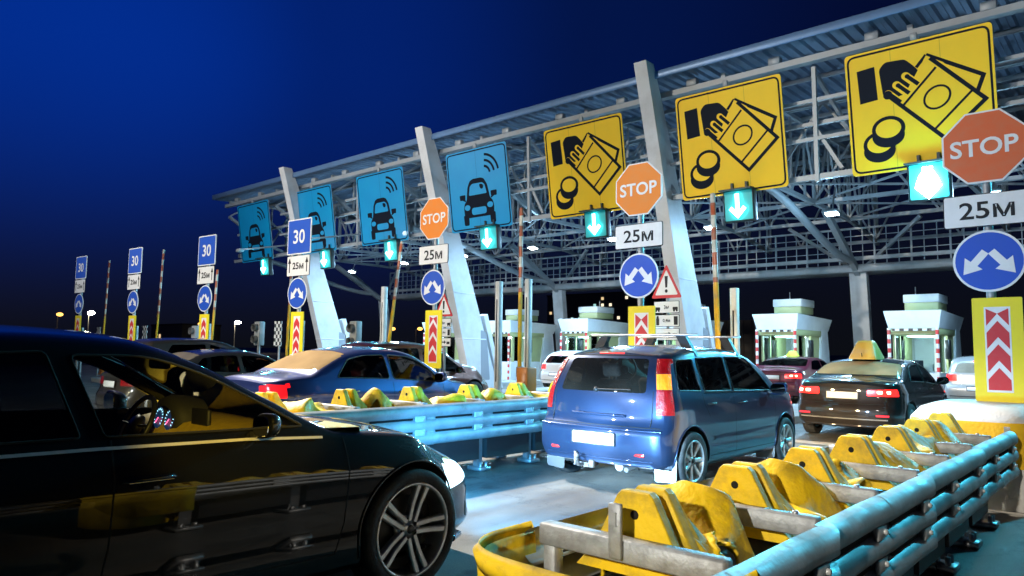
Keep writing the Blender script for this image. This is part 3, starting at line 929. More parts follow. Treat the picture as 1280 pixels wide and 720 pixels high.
# ------------------------------------------------------------------ the other cars
def saloon(name, label, loc, P, rz=0., scale=1., spec=None, lit=False, rear_glass=None, side_glass=None, plate=True, detail=True, sign=None, mirror_m=None, lamp=None, roof_dark=False):
    S = dict(SEDAN); S.update(spec or {})
    if scale != 1.:
        pass
    c = Car(name, label, 'car', loc, rz, S); c.prep(); L = c.L
    k = L/4.6
    def Y(y): return y*k
    sgls = side_glass or GLASS_CAR
    zt = lambda y: c.corner(y)[1]
    zb = lambda y: c.Z(y)
    # side windows follow the roof line
    def wpoly(pts): return [(Y(a), zb(Y(a))+(zt(Y(a))-zb(Y(a)))*f) for a, f in pts]
    wr = S.get('win_r', [(1.18, .16), (2.17, .10), (2.12, .84), (1.75, .84), (1.42, .80)])
    wf = S.get('win_f', [(2.25, .10), (3.28, .13), (3.05, .68), (2.85, .80), (2.6, .84), (2.2, .84)])
    for sg in (1, -1):
        for poly in (wpoly(wr), wpoly(wf)):
            poly = rpoly(poly, .045, 3)
            pts = []
            for a, b in zip(poly, poly[1:]+poly[:1]):
                n = max(1, int(math.dist(a, b)/.1))
                for i in range(n):
                    p, nr = c.side(a[0]+(b[0]-a[0])*i/n, a[1]+(b[1]-a[1])*i/n, sg)
                    if p is not None: pts.append(p+nr*.001)
            w = c.patch(c.cut(poly, 'side', sg), 'door_window', sgls, -.006)
            if w and detail and len(pts) > 4: MB().tube(pts, .009, 5, closed=True).build('window_seal', BLACK, w)
    f0, f1 = S.get('ws', (3.45, 2.92)); r0, r1 = S.get('rs', (.80, 1.40))
    c.patch(c.cut(glass_poly_from_corner(c, Y(f0), Y(f1), .07), 'front', lim=Y(f1)-.25-L/2), 'windscreen', GLASS_CLEAR, -.004)
    c.patch(c.cut(glass_poly_from_corner(c, Y(r0), Y(r1), .07), 'rear', lim=Y(r1)+.25-L/2), 'rear_window', rear_glass or GLASS_CAR, -.004)
    tz0, tz1, tx = S.get('tail', (.78, .93, .42))
    lm = lamp or (TAILHOT if lit else TAIL)
    for sg in (1, -1):
        A = sorted([tx*sg, 1.1*sg])
        fs = c.cut(rpoly([(A[0], tz0+.01*(sg < 0)), (A[1], tz0), (A[1], tz1), (A[0], tz1-.03)], .02, 2), 'rear', lim=-L/2+.35)
        fs += c.cut(rpoly([(-.1, tz0), (.22, tz0+.03), (.36, tz1-.02), (.0, tz1), (-.1, tz1)], .01, 2), 'side', sg)
        t = c.patch(fs, 'taillight', TAILLIT if lit else lm, .004)
        if lit and t:
            gl = MB()
            for xx in (.60, .72):
                p, n = c.end(xx*sg, (tz0+tz1)/2, True)
                if p is not None: gl.rbox((p.x, p.y-.006, (tz0+tz1)/2), (.09, .02, .05), .008, 1)
            if gl.v: gl.build('brake_bulb', TAILHOT, t)
        fs = c.cut(rpoly([(Y(4.05), .66), (Y(4.5), .58), (Y(4.46), .70), (Y(4.2), .80)], .02, 2), 'side', sg)
        c.patch(fs, 'headlight', LENS, .003)
    for sg in (1, -1):
        c.line([(Y(2.22), zb(Y(2.22))), (Y(2.24), .6), (Y(2.2), .34)], .008, 'shut_line', DARK, sg)
        c.line([(Y(3.30), zb(Y(3.3))), (Y(3.32), .6), (Y(3.22), .34)], .008, 'shut_line', DARK, sg)
        c.line([(Y(1.16), .95), (Y(1.22), .8), (Y(1.42), .5), (Y(1.42), .34)], .008, 'shut_line', DARK, sg)
        c.line([(Y(1.42), .33), (Y(3.2), .33)], .008, 'shut_line', DARK, sg)
        c.handle(Y(2.42), .87, P if not S.get('chrome') else CHROME, sg, .2); c.handle(Y(1.45), .90, P if not S.get('chrome') else CHROME, sg, .2)
    c.wheels(Y(.92), Y(3.72), S.get('wr', .33), .21, .225, S.get('wheel', 'five'), ALLOYW, 2*c.Wm-.2, 1, 1.13)
    for sg in (1, -1): c.mirror(Y(3.12), zb(Y(3.1))+.03, mirror_m or P, sg, .95)
    if plate: c.plate(S.get('pz', .80), .52, .115, True, PLATE)
    b = MB(); pts = [c.end(x, .40, True) for x in [-.72+1.44*i/14 for i in range(15)]]
    b.tube([p+n*.004 for p, n in pts if p is not None], .012, 6)
    b.build('bumper_strip', S.get('strip', BLACK), c.root)
    if S.get('reflect'):
        for sg in (1, -1):
            rf = MB(); q = [c.end(sg*x, .47, True) for x in (.55, .62, .69, .74)]
            rf.tube([p+n*.004 for p, n in q if p is not None], .018, 6)
            rf.build('rear_reflector', mat('reflector_glow', (.6, .02, .03), .2, emit=(1, .05, .08), estr=1.0), c.root)  # returned light put in as emission, the reflector is no lamp
    sl = MB(); pts = [c.end(x, .66, True) for x in [-.74+1.48*i/14 for i in range(15)]]
    sl.tube([p for p, n in pts if p is not None], .006, 5); sl.build('tailgate_gap', DARK, c.root)
    c.finish(P)
    c.seats((Y(1.5), Y(2.45)), .40, h=.55); c.dash(Y(3.0), .96, BLACK); c.steering(Y(2.85), .92)
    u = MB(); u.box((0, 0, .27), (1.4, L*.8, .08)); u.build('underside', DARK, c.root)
    return c

def taxi_sign(c, y, col, w=.40, h=.26, d=.20, rot=0):
    t = MB(); z = c.T(y)-.005
    yy = y-c.L/2; lv = []
    for q, (sx, sy) in ((0, (1., .8)), (.12, (.98, .78)), (.85, (.62, .34)), (1., (.5, .22))):
        lv.append([(px*w/2*sx, yy+py*d*sy, z+h*q) for px, py in rpoly([(-1, -1), (1, -1), (1, 1), (-1, 1)], .25, 3)])
    n = len(lv[0])
    t.add([p for r_ in lv for p in r_], [(i*n+k, i*n+(k+1) % n, i*n+n+(k+1) % n, i*n+n+k) for i in range(3) for k in range(n)]+[tuple(range(3*n, 4*n))], True)
    o = t.build('roof_sign', col, c.root)
    b = MB(); b.rbox((0, y-c.L/2, z+.01), (w*.96, d*1.3, .025), .008, 1); b.build('sign_base', BLACK, o)
    a = MB(); a.tube([(.0, y-.28-c.L/2, z-.01), (.0, y-.34-c.L/2, z+.12)], .006, 5); a.build('aerial', BLACK, c.root)
    return o

TAXIY = mat('taxi_sign_shell', (.72, .50, .10), .4, dirt=(.5, .45, .4), dscale=3, damt=.7)
bt = saloon('sedan', 'black taxi saloon with lit brake lamps and a tall dusty yellow roof sign', (-4.13, 15.78, 0), paint('lacquer_taxi', (.007, .005, .005), 0, .4, dust=.25, dustcol=(.12, .10, .09)),
    spec=dict(L=4.75, N=64, tail=(.80, .93, .40), pz=.80, reflect=True, strip=mat('grey_valance', (.2, .2, .2), .5)), lit=True,
    rear_glass=glass('taxi_rear_glass', (.3, .3, .3), dust=(.62, .45, .26), damt=.95))
taxi_sign(bt, 1.62, TAXIY, .50, .36, .40)
rt = saloon('sedan', 'dark red taxi saloon with a small yellow-green roof sign', (-8.78, 24.2, 0), paint('lacquer_red', (.12, .012, .03), .3, .35, dust=.2),
    spec=dict(L=4.7, N=46), lit=True, detail=False)
taxi_sign(rt, 1.9, mat('taxi_sign_lime', (.5, .6, .06), .4, emit=(.6, .75, .05), estr=.5), .38, .17, .14)
bs = saloon('sedan', 'dark blue saloon with a dust-covered rear window behind the far barrier', (-9.30, 6.98, 0), paint('lacquer_navy', (.012, .03, .13), .5, .32, dust=.35, dustcol=(.12, .13, .2)),
    spec=dict(L=4.3, N=64, tail=(.84, 1.03, .50), chrome=True, pz=.62, wr=.34, T=[(a*4.3/4.6, b*1.055) for a, b in SEDAN['T']], Z=[(a*4.3/4.6, b*1.055) for a, b in SEDAN['Z']], W=[(a*4.3/4.6, b*.98) for a, b in SEDAN['W']], B=[(a*4.3/4.6, b) for a, b in SEDAN['B']], front=[(a, b-.3) for a, b in SEDAN['front']], rear=[(.2, .14), (.3, .05), (.5, .0), (.66, .01), (.70, .05), (.95, .08), (1.10, .05), (1.16, .12)]), lit=False, rear_glass=glass('blue_rear_glass', (.2, .2, .2), dust=(.36, .25, .13), damt=1.),
    side_glass=glass('car_glass_smoke', (.16, .17, .17)), lamp=mat('tail_lamp_dim', (.6, .02, .03), .2, emit=(1, .004, .008), estr=1.1))
ds = saloon('sedan', 'grey-black saloon with a dusty rear window, behind the dark blue saloon', (-14.3, 7.3, 0), paint('lacquer_graphite', (.025, .022, .02), .3, .35, dust=.4),
    spec=dict(L=4.6, N=46), rear_glass=glass('grey_rear_glass', (.2, .2, .2), dust=(.2, .17, .13), damt=.9), detail=False)

HATCH = dict(L=4.1,
    T=[(0, 1.40), (.2, 1.46), (.6, 1.51), (1.2, 1.55), (1.8, 1.55), (2.2, 1.50), (2.6, 1.34), (3.0, 1.12), (3.15, 1.07), (3.6, .98), (3.9, .87), (4.1, .74)],
    Z=[(0, 1.0), (1, .98), (2.5, .94), (3.2, .9), (3.7, .8), (4.1, .6)],
    W=[(0, .74), (.05, .79), (.2, .84), (.6, .88), (3.3, .88), (3.7, .83), (3.95, .74), (4.1, .64)],
    B=[(0, .28), (.5, .22), (3.6, .2), (4.1, .22)],
    rear=[(.2, .1), (.4, .02), (.6, 0), (.72, .06), (1.0, .10), (1.2, .22), (1.4, .40), (1.5, .5)],
    front=[(.2, 4.0), (.35, 4.1), (.55, 4.1), (.75, 4.0), (1., 3.8)], tumble=.3, rc=.1,
    win_r=[(.75, .2), (1.75, .1), (1.75, .84), (1.0, .82)], win_f=[(1.85, .1), (3.1, .13), (2.8, .66), (2.5, .84), (1.85, .84)],
    ws=(3.3, 2.55), rs=(.05, .42), tail=(.82, 1.0, .52), pz=.62)
def hatch(label, loc, P, spec=None, lit=True, rg=None, name='hatchback'):
    S = dict(HATCH); S.update(spec or {}); L = S['L']; k = L/4.1
    if k != 1:
        for q in ('T', 'Z', 'W', 'B'): S[q] = [(a*k, b) for a, b in S[q]]
        S['front'] = [(a, b*k) for a, b in S['front']]
    kk = 4.6/4.1
    S['win_r'] = [(a*kk, b) for a, b in S['win_r']]; S['win_f'] = [(a*kk, b) for a, b in S['win_f']]; S['ws'] = tuple(a*kk for a in S['ws'])
    c = Car(name, label, 'car', loc, 0, S); c.prep()
    Y = lambda y: y*L/4.6
    zt = lambda y: c.corner(y)[1]; zb = lambda y: c.Z(y)
    wp = lambda pts: rpoly([(Y(a), zb(Y(a))+(zt(Y(a))-zb(Y(a)))*f) for a, f in pts], .05, 3)
    for sg in (1, -1):
        for poly in (wp(S['win_r']), wp(S['win_f'])): c.patch(c.cut(poly, 'side', sg), 'door_window', GLASS_DARK, -.006)
    c.patch(c.cut(glass_poly_from_corner(c, Y(S['ws'][0]), Y(S['ws'][1]), .07), 'front', lim=Y(S['ws'][1])-.25-L/2), 'windscreen', GLASS_CAR, -.004)
    zt0 = c.T(0)
    c.patch(c.cut(rpoly([(-.60, 1.05), (.60, 1.05), (.50, zt0-.07), (-.50, zt0-.07)], .08, 3), 'rear', lim=-L/2+.7), 'rear_window', rg or GLASS_CAR, -.004)
    for sg in (1, -1):
        A = sorted([S['tail'][2]*sg, 1.1*sg]); z0, z1 = S['tail'][:2]
        fs = c.cut([(A[0], z0), (A[1], z0), (A[1], z1), (A[0], z1)], 'rear', lim=-L/2+.5)+c.cut([(-.1, z0), (.3, z0+.03), (.36, z1), (-.1, z1)], 'side', sg)
        t = c.patch(fs, 'taillight', TAILLIT if lit else TAIL, .004)
        fs = c.cut([(L-.6, .66), (L-.12, .6), (L-.16, .72), (L-.4, .82)], 'side', sg); c.patch(fs, 'headlight', LENS, .003)
    bk = MB(); p, n = c.end(0, zt0-.03, True)
    if p is not None:
        bk.rbox((0, p.y-.01, zt0-.025), (.3, .03, .02), .006, 1); bk.build('high_brake_light', TAILLIT if lit else TAIL, c.root)
    c.wheels(Y(.75), Y(3.72), S.get('wr', .32), .2, .22, 'five', ALLOYW, 2*c.Wm-.2, 1, 1.13)
    for sg in (1, -1): c.mirror(Y(3.1), zb(Y(3.1))+.03, P, sg, .95)
    c.plate(S['pz'], .52, .115, True)
    for sg in (1, -1):
        c.line([(Y(2.02), .95), (Y(2.02), .34)], .008, 'shut_line', DARK, sg); c.line([(Y(3.35), .9), (Y(3.3), .34)], .008, 'shut_line', DARK, sg)
    b = MB(); pts = [c.end(x, .40, True) for x in [-.7+1.4*i/12 for i in range(13)]]
    b.tube([p+n*.004 for p, n in pts if p is not None], .012, 6); b.build('bumper_strip', BLACK, c.root)
    c.finish(P)
    c.seats((Y(1.3), Y(2.4)), .45, h=.6); c.dash(Y(3.0), .98, BLACK)
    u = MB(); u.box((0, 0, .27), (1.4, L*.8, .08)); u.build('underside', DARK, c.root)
    return c
WHITE = paint('lacquer_white', (.75, .76, .78), 0, .35, dust=.2, dustcol=(.4, .38, .36))
hatch('white hatchback with a dark rear window at a far toll booth', (-17.15, 23.9, 0), WHITE)
hatch('dusty silver estate car with one brake lamp glowing, stopped behind the front chevron board', (-3.62, 25.6, 0), paint('lacquer_silver', (.50, .48, .47), .6, .4, dust=.5, dustcol=(.4, .37, .33)), spec=dict(L=4.3), rg=GLASS_DUST)
hatch('dark off-roader with lit tail lamps, furthest back on the left', (-18.6, 8.9, 0), paint('lacquer_brownblack', (.02, .016, .014), .3, .4, dust=.4), spec=dict(L=4.6, wr=.36, T=[(0, 1.55), (.25, 1.63), (.65, 1.68), (1.3, 1.72), (1.8, 1.72), (2.2, 1.66), (2.6, 1.48), (3.0, 1.2), (3.15, 1.15), (3.6, 1.06), (3.9, .95), (4.1, .8)]), rg=GLASS_DUST, name='off_roader')
hatch('red-brown crossover with a dark roof, its bonnet showing beyond the navy saloon', (-13.7, 11.7, 0), paint('lacquer_redbrown', (.10, .025, .015), .45, .35, dust=.3), spec=dict(L=4.5, wr=.36, T=[(0, 1.55), (.25, 1.62), (.65, 1.66), (1.3, 1.69), (1.8, 1.69), (2.2, 1.63), (2.6, 1.46), (3.0, 1.22), (3.15, 1.17), (3.6, 1.10), (3.9, .99), (4.1, .8)]), lit=False, name='crossover')
# ------------------------------------------------------------------ shared surfaces
GALV = mat('galvanised_steel', (.42, .43, .44), .38, .75, noise=.15, nscale=14, dirt=(.16, .15, .14), dscale=6, damt=.55, rvar=.15)
RAILM = mat('rail_steel', (.44, .46, .48), .52, .35, noise=.22, nscale=9, dirt=(.13, .12, .10), dscale=4.5, damt=.75, rvar=.16, bump=.2, bscale=14)
POLE = mat('pole_grey', (.34, .35, .36), .5, .4, noise=.15, nscale=8, dirt=(.18, .16, .14), damt=.5)
YEL = mat('yellow_plastic', (.86, .57, .010), .58, noise=.06, nscale=4, dirt=(.20, .14, .045), dscale=6, damt=.75, bump=.25, bscale=22, rvar=.12)
YELH = mat('yellow_crumpled', (.86, .56, .010), .55, noise=.08, nscale=4, dirt=(.16, .11, .045), dscale=4.5, damt=.8, bump=1., bscale=9, rvar=.12)
FRAME = mat('frame_steel', (.36, .385, .41), .55, .3, noise=.2, nscale=20, dirt=(.17, .14, .11), dscale=9, damt=.5, bump=.2, bscale=50)
SIGNW = mat('sign_white', (.80, .80, .79), .62, noise=.03, dirt=(.6, .58, .53), dscale=5, damt=.35)
SIGNBLK = mat('sign_black', (.010, .010, .012), .75)
SIGNBLU = mat('sign_blue', (.005, .075, .50), .62, dirt=(.02, .10, .45), dscale=4, damt=.5)
SIGNRED = mat('sign_red', (.62, .025, .03), .62, dirt=(.5, .08, .08), dscale=6, damt=.5)
STOPO = mat('stop_face', (.80, .22, .012), .62, dirt=(.7, .25, .06), dscale=5, damt=.6)
STOPR = mat('stop_face_faded', (.72, .13, .035), .62, dirt=(.6, .18, .08), dscale=5, damt=.6)
CHEVY = mat('board_yellow', (.90, .72, .01), .62, noise=.03, dirt=(.7, .5, .03), dscale=6, damt=.4)
CONC = mat('concrete_white', (.72, .71, .68), .75, noise=.06, nscale=5, dirt=(.45, .42, .37), dscale=2.5, damt=.6, bump=.3, bscale=30)

# ------------------------------------------------------------------ ground
def asphalt():
    m, nt, b = _nodes('asphalt'); N, Lk = nt.nodes, nt.links
    tc = N.new('ShaderNodeTexCoord')
    def noise(s, d, r=.6, sc=None):
        n = N.new('ShaderNodeTexNoise'); n.inputs['Scale'].default_value = s; n.inputs['Detail'].default_value = d; n.inputs['Roughness'].default_value = r
        if sc:
            mp = N.new('ShaderNodeMapping'); mp.inputs['Scale'].default_value = sc; Lk.new(tc.outputs['Object'], mp.inputs['Vector']); Lk.new(mp.outputs['Vector'], n.inputs['Vector'])
        else: Lk.new(tc.outputs['Object'], n.inputs['Vector'])
        return n
    big = noise(.45, 9, .7); grain = noise(110, 5, .7); track = noise(1.4, 7, .65, (1.0, .16, 1))
    r = N.new('ShaderNodeValToRGB'); e = r.color_ramp.elements
    e[0].position = .32; e[0].color = (.055, .054, .053, 1); e[1].position = .72; e[1].color = (.30, .27, .225, 1)
    x = e.new(.5); x.color = (.15, .142, .128, 1)
    mixn = N.new('ShaderNodeMath'); mixn.operation = 'MULTIPLY_ADD'; mixn.inputs[1].default_value = .5
    Lk.new(big.outputs['Fac'], mixn.inputs[0])
    hf = N.new('ShaderNodeMath'); hf.operation = 'MULTIPLY'; hf.inputs[1].default_value = .5; Lk.new(track.outputs['Fac'], hf.inputs[0])
    Lk.new(hf.outputs['Value'], mixn.inputs[2]); Lk.new(mixn.outputs['Value'], r.inputs['Fac'])
    g = N.new('ShaderNodeMix'); g.data_type = 'RGBA'; g.blend_type = 'MULTIPLY'; g.inputs['Factor'].default_value = .8
    gr = N.new('ShaderNodeValToRGB'); gr.color_ramp.elements[0].position = .3; gr.color_ramp.elements[0].color = (.35, .35, .35, 1); gr.color_ramp.elements[1].position = .7; gr.color_ramp.elements[1].color = (1.3, 1.3, 1.3, 1)
    Lk.new(grain.outputs['Fac'], gr.inputs['Fac']); Lk.new(r.outputs['Color'], g.inputs['A']); Lk.new(gr.outputs['Color'], g.inputs['B'])
    # oil spots, patches and fine cracks
    oil = noise(1.9, 5, .55); ro = N.new('ShaderNodeValToRGB'); ro.color_ramp.elements[0].position = .60; ro.color_ramp.elements[0].color = (1, 1, 1, 1); ro.color_ramp.elements[1].position = .68; ro.color_ramp.elements[1].color = (.38, .38, .39, 1)
    Lk.new(oil.outputs['Fac'], ro.inputs['Fac'])
    vo = N.new('ShaderNodeTexVoronoi'); vo.feature = 'DISTANCE_TO_EDGE'; vo.inputs['Scale'].default_value = .55
    wv = N.new('ShaderNodeVectorMath'); wv.operation = 'ADD'; wn = noise(3.5, 6)
    Lk.new(tc.outputs['Object'], wv.inputs[0]); Lk.new(wn.outputs['Color'], wv.inputs[1]); Lk.new(wv.outputs['Vector'], vo.inputs['Vector'])
    rc = N.new('ShaderNodeValToRGB'); rc.color_ramp.elements[0].position = .004; rc.color_ramp.elements[0].color = (.25, .25, .25, 1); rc.color_ramp.elements[1].position = .012; rc.color_ramp.elements[1].color = (1, 1, 1, 1)
    Lk.new(vo.outputs['Distance'], rc.inputs['Fac'])
    res = g.outputs['Result']
    for q, k in ((ro, 1.), (rc, .45)):
        mm = N.new('ShaderNodeMix'); mm.data_type = 'RGBA'; mm.blend_type = 'MULTIPLY'; mm.inputs['Factor'].default_value = k
        Lk.new(res, mm.inputs['A']); Lk.new(q.outputs['Color'], mm.inputs['B']); res = mm.outputs['Result']
    Lk.new(res, b.inputs['Base Color'])
    mr = N.new('ShaderNodeMapRange'); mr.inputs['From Min'].default_value = .35; mr.inputs['From Max'].default_value = .65; mr.inputs['To Min'].default_value = .38; mr.inputs['To Max'].default_value = .8
    Lk.new(track.outputs['Fac'], mr.inputs['Value']); Lk.new(mr.outputs['Result'], b.inputs['Roughness'])
    bp = N.new('ShaderNodeBump'); bp.inputs['Strength'].default_value = .35; bp.inputs['Distance'].default_value = .012
    ad = N.new('ShaderNodeMath'); ad.operation = 'ADD'; Lk.new(grain.outputs['Fac'], ad.inputs[0]); Lk.new(track.outputs['Fac'], ad.inputs[1])
    Lk.new(ad.outputs['Value'], bp.inputs['Height']); Lk.new(bp.outputs['Normal'], b.inputs['Normal'])
    return m
ASPH = asphalt()
EARTH = mat('dark_earth', (.03, .03, .026), .9, noise=.4, nscale=.05)
g = MB(); g.add([(-3000, -3000, -.06), (3000, -3000, -.06), (3000, 3000, -.06), (-3000, 3000, -.06)], [(0, 1, 2, 3)])
tag(g.build('ground', EARTH), 'dark open ground reaching to the horizon', None, kind='structure')
g = MB(); g.add([(-60, -40, 0), (25, -40, 0), (25, 140, 0), (-60, 140, 0)], [(0, 1, 2, 3)])
tag(g.build('road', ASPH), 'dusty grey asphalt of the toll plaza', None, kind='structure')

IX = [-1.48, -6.62, -11.25, -16.3, -21.45, -26.9, -32.4]   # island centre lines
mk = MB()
for x in (-9.0+2.0, ):
    pass
for k in range(3):
    xc = (IX[k]+IX[k+1])/2
    mk.add([(xc-2.0, 12.6, .004), (xc+1.9, 12.6, .004), (xc+1.9, 13.0, .004), (xc-2.0, 13.0, .004)], [(0, 1, 2, 3)])
tag(mk.build('road_marking', mat('road_paint', (.55, .54, .5), .6, dirt=(.15, .14, .13), dscale=5, damt=.8)), 'worn white stop lines across the lanes', None, kind='structure')
ki = MB()
for k, x in enumerate(IX):
    ki.prism(rpoly([(x-.75, 10.9), (x+.75, 10.9), (x+.75, 34), (x-.75, 34)], .5, 5), -.03, .16, axis='z')
tag(ki.build('kerb', mat('kerb_concrete', (.4, .39, .37), .8, noise=.1, dirt=(.2, .18, .16), damt=.6)), 'raised concrete island kerbs between the toll lanes', None, kind='structure')

# ------------------------------------------------------------------ crash barriers
def wave(x, sg, top):
    """thrie-beam section: three rolls; returns (x, z) points from top to bottom"""
    pts = []
    H = .46
    for i in range(37):
        t = i/36
        w = .5-.5*math.cos(2*PI*3*t)
        pts.append((x+sg*.074*w**.30, top-H*t))
    return pts
def rail(x, sg, y0, y1, top, step, place):
    """sliding beam lengths, each lapped over the next, with bolted slots in the grooves"""
    y = y0; k = 0
    while y < y1-.05:
        ye = min(y+step, y1); o = .013*(k % 2)
        A = wave(x+sg*o, sg, top); n = len(A)
        vs = []
        for q, yy in enumerate([y, y+.3*(ye-y), y+.7*(ye-y), ye+.05]):
            for i, (px, pz) in enumerate(A):
                dy = (.045*math.cos(2*PI*3*i/36) if q == 3 else 0)
                vs.append((px+sg*(.012 if q == 3 else 0), yy+dy, pz))
        fs = [(q*n+i, q*n+i+1, q*n+n+i+1, q*n+n+i) for q in range(3) for i in range(n-1)]
        b = place(MB().add(vs, fs, True), 'rail_beam', RAILM, None, False)
        for zz in (1/3, 2/3):
            z = top-.46*zz
            place(MB().box((x+sg*(o+.026), y+.42*(ye-y)+.02, z), (.012, .62*(ye-y), .026)), 'rail_slot', DARK, b)
            bo = MB(); yb = y+.80*(ye-y)+.04
            bo.rbox((x+sg*(o+.058), yb, z), (.022, .15, .066), .008, 2)
            bo.lathe([(0, .016), (.015, .016), (.015, 0)], 6, Matrix.Translation((x+sg*(o+.068), yb+.03, z)) @ Matrix.Rotation(PI/2*sg, 4, 'Y'))
            place(bo, 'rail_bolt', BOLTM, b)
        y = ye; k += 1
BOLTM = mat('bolt_zinc', (.58, .60, .61), .5, .3, dirt=(.3, .28, .25), dscale=20, damt=.5)

def drape(xc, y0, y1, hw, z0, seed, open_side=1):
    """crumpled plastic hood sagging between two frames"""
    rnd = random.Random(seed)
    nu, nv = 44, 56
    ph = [(rnd.uniform(1, 3.), rnd.uniform(-4, 4), rnd.uniform(0, 6.28), rnd.uniform(.4, 1)) for _ in range(5)]
    ph2 = [(rnd.uniform(3, 7), rnd.uniform(-9, 9), rnd.uniform(0, 6.28), rnd.uniform(.3, 1)) for _ in range(6)]
    cut0 = rnd.uniform(.12, .26); cut1 = cut0+rnd.uniform(.45, .6); deep = rnd.uniform(.34, .5)
    vs = []; ok = {}
    for i in range(nu+1):
        u = i/nu
        for j in range(nv+1):
            v = -1+2*j/nv
            a = v*1.5
            fold = sum(w*math.sin(f*v*2+g*u*2+p) for f, g, p, w in ph)*.030
            f2 = sum(w*(1-2*abs(math.sin((f*v+g*u+p)*.6))) for f, g, p, w in ph2)*.0135
            swell = .075*math.sin(PI*min(1, u*1.1))**.7-.045*max(0, u-.75)/.25
            rr = 1+.10*math.sin(PI*u)+fold*2.2+f2*2.2
            x = xc+hw*math.sin(a)*rr*.93
            z = z0-.36+.36*math.cos(a)*rr+swell+fold+f2
            y = y0+(y1-y0)*u+.05*math.sin(4*v+seed)*u+f2*1.5
            vs.append((x, y, z))
            # torn flank: the dark cell shows below a ragged edge
            s = v*open_side
            edge = .10*math.sin(8*u+seed)+.05*math.sin(19*u)+.03*math.sin(37*u)
            ok[i, j] = not (s > deep+edge+1.6*max(0, cut0-u)**.8+1.6*max(0, u-cut1)**.8) and not (-s > .80+edge*.6)
    fs = []
    n = nv+1
    for i in range(nu):
        for j in range(nv):
            if ok[i, j] and ok[i+1, j+1]: fs.append((i*n+j, i*n+j+1, (i+1)*n+j+1, (i+1)*n+j))
    bm = bmesh.new(); V = [bm.verts.new(p) for p in vs]
    for f in fs: bm.faces.new([V[k] for k in f])
    bmesh.ops.delete(bm, geom=[v for v in bm.verts if not v.link_faces], context='VERTS')
    bmesh.ops.recalc_face_normals(bm, faces=bm.faces)
    bmesh.ops.solidify(bm, geom=list(bm.faces), thickness=.012)
    return bm

